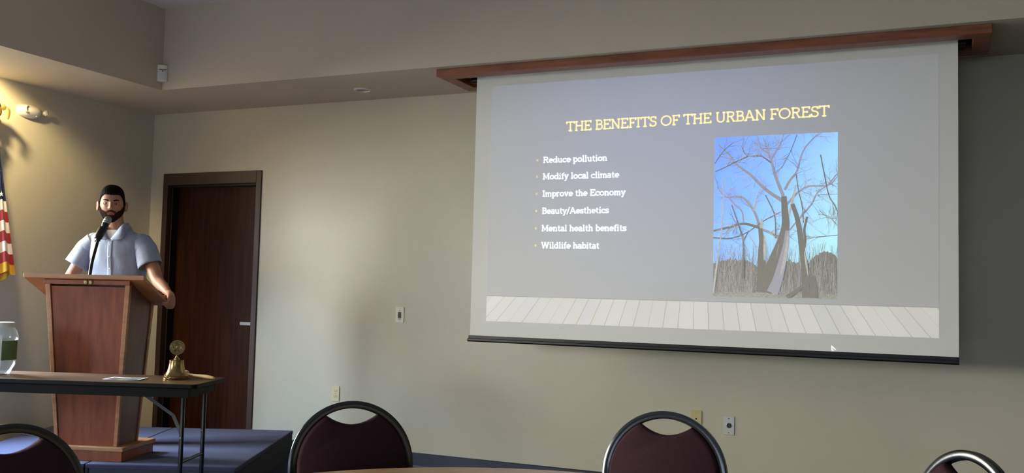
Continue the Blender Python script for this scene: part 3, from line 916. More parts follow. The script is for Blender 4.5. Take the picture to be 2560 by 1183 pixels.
b.lathe([(R, -0.004), (R, 0.004), (R - .0045, 0.004), (R - .005, 0.002), (0.001, 0.002), (0.001, -0.002), (R - .005, -0.002), (R - .0045, -0.004), (R, -0.004)], 48, rot, cap=False)
med = b.build('medallion', M_oldbrass, bell, auto=35)
b = MB()
def raised(pts, r=0.0016):
    b.tube([rot @ Vector((u, v, 0.0028)) for u, v in pts], r, 6)
raised([(R * .80 * cos(a * pi / 20), R * .80 * sin(a * pi / 20)) for a in range(41)], 0.0012)
raised([(-.012, -.024), (-.009, .027)]); raised([(-.006, -.026), (-.002, .027)]); raised([(.016, .026), (-.004, .002), (.012, -.025)]); raised([(.010, .028), (-.003, .010)])
raised([(-.016, .024), (-.003, .028)]); raised([(.006, .027), (.020, .022), (.024, .006), (.018, -.012), (.012, -.022)]); raised([(-.024, .014), (-.020, -.012), (-.012, -.024)])
o = b.build('monogram', M_brass, med, smooth=True); o['label'] = 'raised letter K monogram'

gav = thing('gavel', 'pale wooden gavel lying behind the brass bell', 'gavel', on_table(-0.222, 0.378), A21)
hv = Vector((0.199, -0.074, 0)).normalized()
b = MB(); b.tube([Vector((0, 0, .022)), hv * .03 + Vector((0, 0, .0215)), hv * .07 + Vector((0, 0, .019)), hv * .12 + Vector((0, 0, .0165)), hv * .165 + Vector((0, 0, .0155)), hv * .214 + Vector((0, 0, .0115)), hv * .229 + Vector((0, 0, .010))], [.006, .0062, .0078, .0098, .0112, .0095, .006], 14)
b.build('handle', M_palewood, gav, smooth=True)
b = MB()
b.lathe([(.016, -.026), (.021, -.024), (.022, -.016), (.019, -.013), (.019, .013), (.022, .016), (.021, .024), (.016, .026)], 24,
        Matrix.Translation((0, 0, .022)) @ Vector((-hv.y, hv.x, 0)).to_track_quat('Z', 'Y').to_matrix().to_4x4())
b.build('gavel_head', M_palewood, gav, auto=40)

leafl = thing('leaflet', 'printed colour leaflet lying flat at the front of the folding table', 'leaflet', on_table(-0.482, 0.182), A21 + math.radians(4))
b = MB()
n = 12
rows = [[b.bm.verts.new((-0.101 + 0.202 * k / n, y, 0.0012 + 0.0035 * (k / n - .5) ** 2 * 4 * (1 if y < 0 else .7))) for k in range(n + 1)] for y in (-0.082, 0.082)]
for k in range(n): b.face([rows[0][k], rows[0][k + 1], rows[1][k + 1], rows[1][k]])
b.build('sheet', M_paper, leafl, solid=0.0008)
b = MB()
def lz(x): return 0.0021 + 0.0035 * ((x + .108) / .216 - .5) ** 2 * 4
for mi, (x0, x1, y0, y1) in enumerate(((-.082, -.025, -.076, .045), (-.025, .028, -.076, .050), (.028, .088, -.078, .045))):
    b.mi = mi % 3
    xs = [x0 + (x1 - x0) * k / 6 for k in range(7)]
    for p, q in zip(xs, xs[1:]): b.poly([(p, y0, lz(p)), (q, y0, lz(q)), (q, y1, lz(q)), (p, y1, lz(p))])
b.build('printed_pictures', [M_print2, M_print1, M_print3], leafl)

jar = thing('plastic_jar', 'large clear plastic jar with white lid and green band on the folding table', 'jar', on_table(-1.275, 0.234))
b = MB(); b.lathe([(0.058, 0.0), (0.067, 0.004), (0.078, 0.03), (0.094, 0.058), (0.0965, 0.09), (0.097, 0.195), (0.1035, 0.205), (0.102, 0.225), (0.093, 0.255), (0.079, 0.274), (0.079, 0.282)], 40)
b.build('jar_body', M_jar, jar, auto=50)
b = MB(); b.lathe([(0.081, 0.276), (0.0825, 0.279), (0.0825, 0.299), (0.079, 0.303), (0.002, 0.303)], 40); b.build('lid', M_white, jar, auto=40)
b = MB(); b.lathe([(0.0975, 0.086), (0.0985, 0.088), (0.0990, 0.198), (0.0980, 0.200)], 40, cap=False); b.build('band', M_green, jar, auto=40)
b = MB()
aa = [math.radians(-62 + 34 * k / 8) for k in range(9)]
for z0, z1, r0, r1 in ((0.03, 0.06, .0795, .0960), (0.06, 0.2, .0985, .0999), (0.2, 0.235, .1045, .101)):
    for p, q in zip(aa, aa[1:]): b.poly([(r0 * cos(p), r0 * sin(p), z0), (r0 * cos(q), r0 * sin(q), z0), (r1 * cos(q), r1 * sin(q), z1), (r1 * cos(p), r1 * sin(p), z1)])
b.build('paper_strip', M_paper, jar)

# ------------------------------------------------------------------ round table and banquet chairs
RC = Vector((5.344, -4.388))
rt = thing('round_table', 'round banquet table with light wood top at the bottom edge of the view', 'table', (RC.x, RC.y, 0), math.radians(-40))
RR, RH = 0.915, 0.75
b = MB(); b.lathe([(0.001, RH - .014), (RR - .003, RH - .014), (RR - .003, RH), (0.001, RH)], 128); b.build('tabletop', M_tableround, rt, auto=40)
b = MB(); b.lathe([(RR - .02, RH - .03), (RR - .002, RH - .029), (RR, RH - .026), (RR, RH - .004), (RR - .003, RH - .001)], 128, cap=False); b.build('edge_band', M_edge, rt, auto=40)
b = MB()
b.lathe([(RR - .1, RH - .07), (RR - .085, RH - .07), (RR - .085, RH - .014), (RR - .1, RH - .014), (RR - .1, RH - .07)], 64, cap=False); b.build('apron', M_apron, rt, auto=40)
for s in (-1, 1):
    for y in (-.28, .28):
        b = MB(); b.tube([(s * .42, y, RH - .02), (s * .42, y, 0.0)], 0.014, 12); b.build('leg', M_leg, rt, auto=40)
    b = MB(); b.tube([(s * .42, -.28, .25), (s * .42, .28, .25)], 0.01, 10); b.build('cross_bar', M_leg, rt, auto=40)

TILT = math.tan(math.radians(8))
def bk(x, z, d=0.0):      # back plane, leaning backwards
    return Vector((x, -0.21 - (z - 0.45) * TILT + d, z))
def make_chair():
    t = thing('banquet_chair', 'x', 'chair')
    rc = 0.193
    path = [bk(-rc, 0.44), bk(-rc, 0.56), bk(-rc, 0.64)] + [bk(rc * cos(pi - a * pi / 36), 0.707 + rc * sin(a * pi / 36)) for a in range(0, 37)] + [bk(rc, 0.64), bk(rc, 0.56), bk(rc, 0.44)]
    # flat band with three ridges on the outside (a = along the depth, c = outwards)
    section = [(-.010, -.012), (.010, -.012), (.0115, -.009), (.0115, .006), (.009, .012), (.0065, .012), (.0055, .0095), (.0045, .012), (.0010, .0125), (0, .010), (-.0010, .0125), (-.0045, .012), (-.0055, .0095), (-.0065, .012), (-.009, .012), (-.0115, .006), (-.0115, -.009)]
    b = MB()
    nrm = Vector((0, 1, TILT)).normalized()
    P = path
    rings = []
    for k in range(len(P)):
        tg = (P[min(len(P) - 1, k + 1)] - P[max(0, k - 1)]).normalized()
        out = nrm.cross(tg).normalized()
        ctr = bk(0, 0.6)
        if out.dot(P[k] - ctr) < 0: out = -out
        rings.append([P[k] + nrm * a + out * c for a, c in section])
    b.loft(rings)
    b.build('back_frame', M_chairmetal, t, auto=28)
    ri = 0.1815
    a1 = math.acos(0.086 / ri)
    out = [(-ri, 0.50)] + [(-ri, 0.60)] + [(ri * cos(pi - a1 * 0 - (pi - 2 * 0) * 0), 0.707)]
    out = [(ri, 0.50), (ri, 0.707)] + [(ri * cos(a1 * k / 10), 0.707 + ri * sin(a1 * k / 10)) for k in range(1, 11)]
    zt = out[-1][1]
    out += [(0.086 * (1 - 2 * k / 14), zt - 0.030 * (1 - (1 - 2 * k / 14) ** 2)) for k in range(1, 14)]
    out += [(-x, z) for x, z in out[11:0:-1]][0:0]
    left = [(-ri * cos(a1 * k / 10), 0.707 + ri * sin(a1 * k / 10)) for k in range(10, 0, -1)]
    out += left + [(-ri, 0.707), (-ri, 0.50), (-ri + .03, 0.47), (ri - .03, 0.47)]
    b = MB()
    ring = lambda d, s: [bk(0, 0.66) + (bk(x, z) - bk(0, 0.66)) * s + nrm * d for x, z in out]
    b.loft([ring(-.012, .985), ring(-.010, 1.0), ring(.008, 1.0), ring(.018, .985), ring(.024, .94)])
    b.build('backrest', M_chairpad, t, auto=50)
    b = MB()
    sp = rrect(-0.215, 0.215, -0.20, 0.215, 0.06)
    ring = lambda z, s: [Vector((x * s, .0075 + (y - .0075) * s, z)) for x, y in sp]
    b.loft([ring(.43, .97), ring(.435, 1.0), ring(.47, 1.0), ring(.487, .97), ring(.493, .88)])
    b.build('seat', M_chairpad, t, auto=50)
    b = MB(); b.prism(rrect(-0.2, 0.2, -0.2, 0.2, 0.04), 0.412, 0.43); b.build('seat_frame', M_chairmetal, t, auto=40)
    for s in (-1, 1):
        for y0, y1, z0 in ((0.175, 0.205, 0.43), (-0.205, -0.275, 0.45)):
            b = MB(); b.tube([(s * .193, y0, z0), (s * .197, y0 + (y1 - y0) * .5, z0 / 2), (s * .203, y1, 0.012)], 0.0115, 12)
            lg = b.build('leg', M_chairmetal, t, smooth=True)
            b = MB(); b.lathe([(.014, 0), (.014, .018), (.012, .022)], 12, Matrix.Translation((s * .203, y1, 0))); b.build('glide', M_blackpl, lg, auto=40)
    return t
def dup(root, label):
    r = root.copy(); COL.objects.link(r); r['label'] = label
    for ch in root.children:
        c = ch.copy(); COL.objects.link(c); c.parent = r
        for g in ch.children:
            d = g.copy(); COL.objects.link(d); d.parent = c
    return r
chair0 = make_chair()
chair0['group'] = 'banquet chairs around the round table'
tops = [((4.438, -3.518), 0.0, 'round-backed maroon banquet chair in front of the stage, below the ivory wall outlet'),
        ((5.408, -3.153), 2.0, 'round-backed maroon banquet chair below the projection screen, beside the metal connector plate'),
        ((6.292, -3.520), -6.0, 'round-backed maroon banquet chair at the far right, only its top showing'),
        ((4.031, -4.484), -17.0, 'round-backed maroon banquet chair at the far left, in front of the folding table')]
for k, ((x, y), tw, lab) in enumerate(tops):
    c = chair0 if k == 0 else dup(chair0, lab)
    c['label'] = lab
    f = RC - Vector((x, y))
    rz = math.atan2(f.y, f.x) - pi / 2 + math.radians(tw)
    off = Matrix.Rotation(rz, 2) @ Vector((0, -0.21 - 0.45 * TILT))
    c.location = (x - off.x, y - off.y, 0)
    c.rotation_euler = (0, 0, rz)

# ------------------------------------------------------------------ fittings on the walls
WX = Matrix(((1, 0, 0, 0), (0, 0, 1, 0), (0, 1, 0, 0), (0, 0, 0, 1)))   # (u, v, w) -> (x, y = w, z = v)
def plate(root, m, w=0.072, h=0.117, name='plate'):
    b = MB(); b.prism(rrect(-w / 2, w / 2, -h / 2, h / 2, 0.004, 3), -0.006, 0.0, WX)
    return b.build(name, m, root, bevel=0.002)
def screws(root, m, zs_):
    for z in zs_:
        b = MB(); b.lathe([(.0035, 0), (.0035, .0012), (.001, .0018)], 10, Matrix.Translation((0, -.006, z)) @ Matrix.Rotation(pi / 2, 4, 'X')); b.build('screw', m, root)
t = thing('wall_outlet', 'ivory duplex electrical outlet low on the wall above the left middle chair', 'electrical outlet', (1.970, 0, 0.487))
plate(t, M_ivory)
for z in (.020, -.020):
    b = MB(); b.prism([(.017 * cos(a * pi / 12), max(-.0125, min(.0125, .017 * sin(a * pi / 12))) + z) for a in range(24)], -.0085, -.006, WX)
    s = b.build('socket', M_ivory, t)
    b = MB()
    b.box(-.0075, -.005, -.0088, -.0084, z - .001, z + .008); b.box(.005, .0075, -.0088, -.0084, z - .001, z + .007); b.box(-.0025, .0025, -.0088, -.0084, z - .009, z - .004)
    b.build('slots', M_dark, s)
screws(t, M_steel, (0,))
t = thing('wall_switch', 'white wall plate with black rocker switch left of the projection screen', 'switch', (2.518, 0, 1.106))
plate(t, M_white)
b = MB(); b.prism([(-.013, -.022), (.013, -.022), (.013, .022), (-.013, .022)], -.009, -.006, WX); b.build('rocker', M_blackpl, t, bevel=0.001)
for q in ((-.005, .005, .029, .033), (-.012, .012, -.033, -.028)):
    b = MB(); b.box(q[0], q[1], -.0064, -.006, q[2], q[3]); b.build('lettering', M_grey, t)
screws(t, M_steel, (.045, -.045))
t = thing('cable_plate', 'beige cable wall plate partly behind the right middle chair', 'wall plate', (4.764, 0, 0.502))
plate(t, M_beige)
b = MB(); b.lathe([(.0055, 0), (.0055, .001)], 14, Matrix.Translation((0, -.006, .004)) @ Matrix.Rotation(pi / 2, 4, 'X')); b.build('cable_hole', M_dark, t)
screws(t, M_steel, (.042, -.042))
t = thing('connector_plate', 'metal wall plate with a round three-pin audio socket, below the projection screen', 'wall plate', (4.974, 0, 0.478))
M_alu = mat('aluminium_plate', (205, 204, 200), 0.4, metal=0.6)
plate(t, M_alu)
RX = Matrix.Rotation(pi / 2, 4, 'X')
b = MB(); b.lathe([(.0175, 0), (.0175, .003), (.0145, .004), (.0145, .001), (.001, .001)], 24, Matrix.Translation((.001, -.006, .002)) @ RX); s = b.build('socket_ring', M_steel, t, auto=40)
b = MB(); b.lathe([(.0135, 0), (.0135, .0014)], 24, Matrix.Translation((.001, -.007, .002)) @ RX); b.build('socket_face', M_dark, t, auto=40)
b = MB()
for a in (90, 210, 330): b.lathe([(.0022, 0), (.0022, .002)], 8, Matrix.Translation((.001 + .0065 * cos(math.radians(a)), -.0082, .002 + .0065 * sin(math.radians(a)))) @ RX)
b.build('pins', M_steel, t)
screws(t, M_dark, (.045, -.045))

t = thing('emergency_light', 'white oval emergency light on the left wall above the flag', 'emergency light', (0, -1.258, 2.551))
b = MB()
rings = []
for k in range(0, 17):
    s_ = -1 + 2 * k / 16
    e = max(0.03, (1 - abs(s_) ** 2.6)) ** 0.5
    yy = s_ * 0.100
    rings.append([Vector((max(0.0, 0.085 * e * (cos(a) if cos(a) > 0 else 0)), yy, 0.05 * e * sin(a))) for a in [(-pi / 2 + pi * j / 14) for j in range(15)]])
b.loft(rings, closed=True)
b.build('housing', M_white, t, smooth=False, auto=50)
b = MB()
b.lathe([(.027, 0), (.027, .012), (.022, .016), (.019, .010), (.010, .008), (.006, .011), (.001, .011)], 28, Matrix.Translation((0.068, -0.062, 0.004)) @ Matrix.Rotation(pi / 2, 4, 'Y') @ Matrix.Rotation(math.radians(-18), 4, 'X'))
b.build('lamp_head', M_white, t, auto=40)
b = MB()
b.lathe([(.010, 0), (.012, .012), (.020, .02), (.021, .034), (.012, .04), (.001, .04)], 24, Matrix.Translation((0.048, 0.088, -0.004)) @ Matrix.Rotation(math.radians(62), 4, 'Y') @ Matrix.Rotation(math.radians(-60), 4, 'X'))
b.build('lamp_head', M_white, t, auto=40)
b = MB(); b.ball((0.06, 0.03, -0.036), 0.004); b.build('test_button', M_white, t)

t = thing('motion_sensor', 'small white motion sensor in the corner under the ceiling', 'motion sensor', (SL + 0.026, -SB - 0.026, 2.872), pi / 4)
b = MB()
pr = [(-.038, .034), (.038, .034), (.038, -.004), (.030, -.016), (.012, -.022), (-.012, -.022), (-.030, -.016), (-.038, -.004)]
b.prism([(x, y) for x, y in pr], -.062, .062)
o = b.build('housing', M_white, t, bevel=0.004)
b = MB(); b.prism([(x * .86, y - .003) for x, y in pr if y < 0], -.052, .022); b.build('lens', mat('sensor_lens', (214, 212, 208), 0.3), t, bevel=0.003)
b = MB(); b.box(-.026, .026, -.0245, -.02, .024, .0275); b.box(-.0035, .0035, -.0275, -.022, .010, .018); b.build('indicator', M_dark, t)

t = thing('recessed_light', 'round unlit recessed downlight in the soffit, left of the projection screen', 'ceiling light', (2.344, -0.342, ZS))
b = MB(); b.lathe([(.066, 0), (.066, -.004), (.060, -.009), (.053, -.010), (.050, -.006), (.049, -.0015)], 40, cap=False); b.build('trim_ring', M_white, t, auto=40)
b = MB(); b.lathe([(.049, -.002), (.030, -.0012), (.001, -.001)], 40, cap=False); b.build('baffle', M_steel, t, smooth=True)

# ------------------------------------------------------------------ flag on its pole
FA = math.radians(58)
fl = thing('american_flag', 'American flag with gold fringe hanging from a pole beside the left wall', 'flag', (0.155, -1.620, 0), FA)
b = MB(); b.lathe([(.125, 0), (.125, .012), (.11, .022), (.05, .04), (.028, .055), (.022, .12), (.016, .13)], 36); b.build('stand', M_gold, fl, auto=40)
b = MB(); b.tube([(0, 0, .12), (0, 0, 2.36)], .0125, 16); b.build('pole', M_palewood, fl, auto=40)
b = MB()
b.lathe([(.0125, 2.355), (.02, 2.36), (.014, 2.372), (.024, 2.39), (.028, 2.405), (.02, 2.422), (.010, 2.43)], 20)
b.ball((0, 0, 2.475), 0.03, (0.95, 0.8, 1.35), M=None)
b.ball((0.0, -0.012, 2.525), 0.017, (0.9, 1.1, 1.1))
b.tube([(0, -.026, 2.526), (0, -.038, 2.520), (0, -.041, 2.510)], [.006, .004, .001], 8)
for s in (-1, 1):
    rings = []
    for k in range(34):
        t_ = k / 33
        cx = s * (0.010 + 0.058 * sin(t_ * pi * .62))
        cz_ = 2.505 + 0.028 * sin(t_ * pi * .9) - 0.125 * max(0, t_ - .28) ** 1.2
        wd = 0.036 * (1 - .75 * t_ ** 1.6)
        rings.append([(cx + s * u * wd * .75, 0.006 + v * .005 * (1.2 - t_), cz_ + u * -wd * .55) for u, v in ((-1, 0), (-.5, 1), (.5, 1), (1, 0), (.5, -1), (-.5, -1))])
    b.loft(rings)
b.build('eagle_finial', M_gold, fl, auto=70)
b = MB()
zt, st = 2.26, 0.0735 / 4
Z0 = 1.85
NU = 72
def cloth(u, z, ply=0):
    t = (zt - z) / (zt - 1.34)
    w = 0.020 + 0.150 * t ** 1.05
    l = (u - 0.5) * 2 * w
    A = 0.008 + 0.034 * t
    d = A * sin(2 * pi * 3.2 * u + 0.9 + 0.5 * t) - 0.020 - 0.02 * t
    return Vector((l * (1 - .06 * cos(2 * pi * 3.2 * u)), d + (0.045 if ply else 0), z))
rowsz = []
z = zt
k = 0
nfr = 0
rowsz = [Z0 + st * k for k in range(int((zt - Z0) / st), -1, -1)] + [Z0 - st * k for k in range(1, 25)] + [Z0 - .441 - .0115 * k for k in range(1, 7)]
prev = None
for z in rowsz:
    row = [b.bm.verts.new(cloth(k / NU, z - 0.014 * sin(2 * pi * 3.2 * k / NU + .9) * (zt - z))) for k in range(NU + 1)]
    if prev:
        zc_ = (z + pz) / 2
        b.mi = 2 if zc_ > Z0 else (3 if zc_ < Z0 - .441 else (1 if int((Z0 - zc_) / .0735) % 2 == 0 else 0))
        for k in range(NU): b.face([prev[k], row[k], row[k + 1], prev[k + 1]])
    prev, pz = row, z
# inner ply hanging lower with its own slanting fringe
prev = None
for j in range(13):
    row = []
    for k in range(NU + 1):
        u = k / NU
        zb = 1.235 + 0.11 * abs(2 * u - 1)
        z = 1.55 + (zb - 1.55) * j / 12
        p = cloth(.5 + (u - .5) * .95, z, 1)
        row.append(b.bm.verts.new(p))
    if prev:
        b.mi = 3 if j >= 11 else 0
        for k in range(NU): b.face([prev[k], row[k], row[k + 1], prev[k + 1]])
    prev = row
b.mi = 1
for (lu, z) in ((0.80, 1.885), (0.62, 1.96), (0.72, 2.05), (0.32, 1.90), (0.45, 2.03)):
    pts = []
    for k in range(10):
        r = 0.021 if k % 2 == 0 else 0.0085
        a = pi / 2 + k * pi / 5
        q = cloth(lu + r * cos(a) / 0.20, z + r * sin(a) - 0.014 * sin(2 * pi * 3.2 * lu + .9) * (zt - z))
        pts.append(q + Vector((0, -.011, 0)))
    b.poly(pts)
b.build('flag_cloth', [M_flagred, M_flagwhite, M_flagblue, M_goldfr], fl, smooth=True)


# ------------------------------------------------------------------ the speaker behind the lectern
PO = Vector((-0.22, 0.42, 0))
LM = Matrix.Translation(LO) @ Matrix.Rotation(A18, 4, 'Z')
person = thing('person', 'bearded man in a light blue short-sleeved shirt speaking behind the wooden lectern', 'person', LM @ PO, A18)
def pl(x, y, z):      # lectern coordinates -> the person's own
    return Vector((x, y, z)) - PO
def ell(cx, cy, z, rx, ry, n=36, p=2.3):
    out = []
    for k in range(n):
        a = 2 * pi * k / n
        c, s = cos(a), sin(a)
        out.append(pl(cx + rx * math.copysign(abs(c) ** (2 / p), c), cy + ry * math.copysign(abs(s) ** (2 / p), s), z))
    return out
def remeshed(mb, vox, smooth_it=4, fac=0.5):
    bmesh.ops.recalc_face_normals(mb.bm, faces=mb.bm.faces)
    me = bpy.data.meshes.new('tmp'); mb.bm.to_mesh(me); mb.bm.free()
    o = bpy.data.objects.new('tmp', me); COL.objects.link(o)
    r = o.modifiers.new('r', 'REMESH'); r.mode = 'VOXEL'; r.voxel_size = vox
    s = o.modifiers.new('s', 'SMOOTH'); s.iterations = smooth_it; s.factor = fac
    out = evaluated(o)
    bpy.data.objects.remove(o); bpy.data.meshes.remove(me)
    return out
def chain(mb, pts, rs, n=14, sub=5):
    """tapered limb with round ends"""
    P = catmull([pl(*p) for p in pts], sub)
    m = len(pts) - 1
    R = []
    for k in range(len(P)):
        t = k / sub
        i = min(int(t), m - 1)
        f = t - i
        R.append(rs[i] + (rs[i + 1] - rs[i]) * f)
    mb.tube(P, R, n)
    mb.ball(P[0], R[0] * .98, n=12, m=8); mb.ball(P[-1], R[-1] * .98, n=12, m=8)

HEADC = pl(-0.228, 0.35, 1.622)
HM = Matrix.Translation(HEADC) @ Matrix.Rotation(math.radians(24), 4, 'Z') @ Matrix.Rotation(math.radians(4), 4, 'X')
b = MB()
# torso, neck
b.loft([ell(-.21, .445, .84, .150, .105), ell(-.21, .44, .92, .165, .110), ell(-.21, .435, 1.02, .150, .098), ell(-.205, .425, 1.15, .160, .102), ell(-.20, .41, 1.28, .172, .106), ell(-.20, .40, 1.36, .170, .092), ell(-.20, .392, 1.40, .135, .07), ell(-.20, .385, 1.43, .075, .062)])
chain(b, [(-.20, .388, 1.38), (-.207, .378, 1.46), (-.222, .368, 1.55)], [.064, .056, .057], 18)
# arms
chain(b, [(-.372, .40, 1.375), (-.435, .37, 1.25), (-.485, .325, 1.125), (-.455, .22, 1.09), (-.418, .125, 1.058)], [.052, .047, .040, .036, .025])
chain(b, [(-.03, .40, 1.375), (.05, .375, 1.25), (.135, .315, 1.118), (.215, .235, 1.075), (.290, .155, 1.038)], [.052, .047, .040, .036, .025])
# left hand closed over the lectern's edge: back of the hand outside, fingers under, thumb on top
wr = (.290, .155, 1.038)
for (ky, kz, lnk) in ((.096, 1.000, 0.92), (.074, 1.006, 1.0), (.051, 1.008, .97), (.030, 1.004, .82)):
    kn = (.360 + (.008 if .04 < ky < .08 else 0), ky, kz)
    chain(b, [wr, ((wr[0] + kn[0]) / 2 + .006, (wr[1] + kn[1]) / 2, (wr[2] + kn[2]) / 2 + .006), kn], [.019, .0155, .0125], 10, 3)
    ub = 1.137 - .46 * (ky + .25) - .028
    chain(b, [kn, (kn[0] + .004, ky - .004, ub + .012), (.352 + .005 * lnk, ky - .008, ub - .009), (.352 - .030 * lnk, ky - .010, ub - .0105)], [.0118, .0105, .0096, .0082], 10, 4)
chain(b, [(.300, .135, 1.036), (.322, .098, 1.013), (.300, .060, 1.008), (.283, .035, 1.0185)], [.017, .0135, .0115, .0095], 10, 4)
# right hand resting on the top
wr = (-.418, .125, 1.058)
for k, ln_ in enumerate((.86, .97, 1.0, .92)):
    kx = -.432 + .021 * k
    def top(y): return 1.137 - .46 * (y + .25) + .0115
    kn = (kx, .045, top(.045) + .006)
    chain(b, [wr, ((wr[0] + kx) / 2, .085, 1.052), kn], [.019, .0155, .012], 10, 3)
    chain(b, [kn, (kx - .002, .045 - .034 * ln_, top(.012) + .007), (kx - .003, .045 - .058 * ln_, top(-.012) + .002), (kx - .003, .045 - .078 * ln_, top(-.033))], [.0115, .0105, .0095, .0082], 10, 4)
chain(b, [(-.408, .11, 1.05), (-.378, .075, 1.022), (-.356, .040, top(.04) + .002), (-.350, .018, top(.018))], [.017, .0135, .0115, .0092], 10, 4)
# legs and feet
for sx, fx in ((-.292, -.315), (-.128, -.105)):
    chain(b, [(sx, .445, .88), (sx, .44, .68), ((sx + fx) / 2, .43, .48), (fx, .455, .28), (fx, .46, .08)], [.088, .078, .056, .052, .036], 16)
    chain(b, [(fx, .47, .055), (fx, .40, .045), (fx, .31, .032)], [.038, .036, .028], 12)
body_me = remeshed(b, 0.0042, 4, 0.45)

# ---- head surface
def gs(x, z, cx, cz, sx, sz): return math.exp(-((x - cx) / sx) ** 2 - ((z - cz) / sz) ** 2)
def head(lam, phi, off=0.0):
    cl, sl_, cp, sp = cos(lam), sin(lam), cos(phi), sin(phi)
    z = 0.122 * sp
    r = cp ** 0.72 if z < 0 else cp ** 0.8
    x = 0.0775 * r * math.copysign(abs(sl_) ** 0.92, sl_)
    y = -0.098 * r * math.copysign(abs(cl) ** 0.92, cl)
    if z < 0:
        q = -z / 0.122
        x *= 1 - 0.27 * q ** 1.7
        if y > 0: y *= 1 - 0.42 * q ** 1.2
        else: y *= 1 - 0.05 * q
    if cl > 0:
        f = min(1, cl * 1.6)
        d = 0
        d += .020 * gs(x, z, 0, -.021, .0105, .012) + .012 * gs(x, z, 0, .000, .0085, .022)
        for s in (-1, 1):
            d += .006 * gs(x, z, s * .0125, -.026, .007, .0065) - .0095 * gs(x, z, s * .031, .006, .015, .0105) + .0045 * gs(x, z, s * .028, .025, .022, .0075)
            d += .004 * gs(x, z, s * .042, -.012, .018, .016) - .002 * gs(x, z, s * .045, -.055, .014, .02)
        d += .0055 * gs(x, z, 0, -.0515, .020, .0055) + .0065 * gs(x, z, 0, -.064, .017, .0058) - .0035 * gs(x, z, 0, -.0575, .021, .0024)
        d += .011 * gs(x, z, 0, -.099, .022, .015)
        y -= d * f
    p = Vector((x, y, z))
    if off:
        nrm = Vector((x / .0775 ** 2, y / .098 ** 2, z / .122 ** 2)).normalized()
        p += nrm * off
    return p
bm = bmesh.new()
bm.from_mesh(body_me)
for f in bm.faces: f.smooth = True
NL, NP = 120, 88
grid = []
for j in range(NP + 1):
    phi = -pi / 2 + 0.03 + (pi - 0.06) * j / NP
    grid.append([bm.verts.new(HM @ head(-pi + 2 * pi * k / NL, phi)) for k in range(NL)])
for j in range(NP):
    for k in range(NL):
        f = bm.faces.new([grid[j][k], grid[j][(k + 1) % NL], grid[j + 1][(k + 1) % NL], grid[j + 1][k]])
        f.smooth = True
        lam = -pi + 2 * pi * (k + .5) / NL
        c = HM.inverted() @ f.calc_center_median()
        if abs(lam) < 1 and abs(c.x) < .022 * (1 - ((c.z + .058) / .016) ** 2 if abs(c.z + .058) < .016 else 0) and abs(c.z + .058) < .0115: f.material_index = 1
bm.faces.new(grid[0][::-1]); bm.faces.new(grid[-1])
# ears and eyelids belong to the body
mb = MB(); mb.bm.free(); mb.bm = bm
for s in (-1, 1):
    E = HM @ Matrix.Translation((s * .0785, .006, -.015)) @ Matrix.Rotation(s * math.radians(-28), 4, 'Z') @ Matrix.Rotation(s * math.radians(-6), 4, 'Y')
    rings = []
    for (t, w, h) in ((-.004, .011, .024), (.004, .016, .030), (.012, .019, .033), (.017, .018, .032), (.0185, .014, .028), (.0135, .009, .019)):
        rings.append([E @ Vector((s * t, w * cos(a) * (1 if sin(a) > 0 else .8) + .006 * sin(a), h * sin(a))) for a in [2 * pi * k / 20 for k in range(20)]])
    mb.loft(rings)
    ec = Vector((s * .0312, -.0745, .0055))
    for lo, hi in ((0.30, 1.25), (-1.2, -0.42)):
        rows = []
        for k in range(7):
            a = lo + (hi - lo) * k / 6
            rows.append([HM @ (ec + Vector((sin(t) * cos(a * .9) * .0162, -cos(t) * cos(a) * .0134, sin(a) * .0125))) for t in [-1.35 + 2.7 * q / 12 for q in range(13)]])
        mb.loft(rows, cap=False, closed=False)
for f in bm.faces: f.smooth = True
bmesh.ops.recalc_face_normals(bm, faces=bm.faces)
me = bpy.data.meshes.new('body'); bm.to_mesh(me); bm.free()
body = link('body', me, [M_skin, M_lip], person)
for s in (-1, 1):
    b = MB(); b.ball(HM @ Vector((s * .0312, -.0745, .0055)), .0122, n=18, m=12)
    b.mi = 1
    b.lathe([(.0058, .0), (.0045, .0012), (.001, .0016)], 16, HM @ Matrix.Translation((s * .0312, -.0745 - .0108, .0055)) @ Matrix.Rotation(pi / 2, 4, 'X'))
    b.build('eye', [M_eye, M_iris], body, smooth=True)

def shell(name, mask, off, m, base, thick):
    b = MB()
    NL2, NP2 = 300, 220
    V = {}
    def vert(j, k):
        k %= NL2
        if (j, k) not in V:
            lam, phi = -pi + 2 * pi * k / NL2, -pi / 2 + .03 + (pi - .06) * j / NP2
            V[(j, k)] = b.bm.verts.new(HM @ head(lam, phi, off(lam, phi)))
        return V[(j, k)]
    for j in range(NP2):
        for k in range(NL2):
            lam, phi = -pi + 2 * pi * (k + .5) / NL2, -pi / 2 + .03 + (pi - .06) * (j + .5) / NP2
            if mask(lam, phi): b.face([vert(j, k), vert(j, k + 1), vert(j + 1, k + 1), vert(j + 1, k)])
    j = NP2
    if mask(0, pi / 2 - .03): b.face([vert(j, k) for k in range(NL2)])
    o = b.build(name, m, base, smooth=True)
    md = o.modifiers.new('solid', 'SOLIDIFY'); md.thickness = thick; md.offset = -1
    return o
def ip(x, pts):
    for (a, va), (c, vc) in zip(pts, pts[1:]):
        if x <= c: return va + (vc - va) * max(0, (x - a)) / (c - a)
    return pts[-1][1]
def rag(lam, f=23, a=.0007): return a * sin(lam * f) + a * .7 * sin(lam * f * 2.3 + 1)
def hair_mask(lam, phi):
    p = head(lam, phi); L = math.degrees(abs(lam))
    return p.z > ip(L, [(0, .061), (34, .064), (48, .060), (58, .048), (66, .026), (73, -.002), (88, -.006), (96, .010), (106, -.02), (118, -.07), (180, -.082)]) + rag(lam)
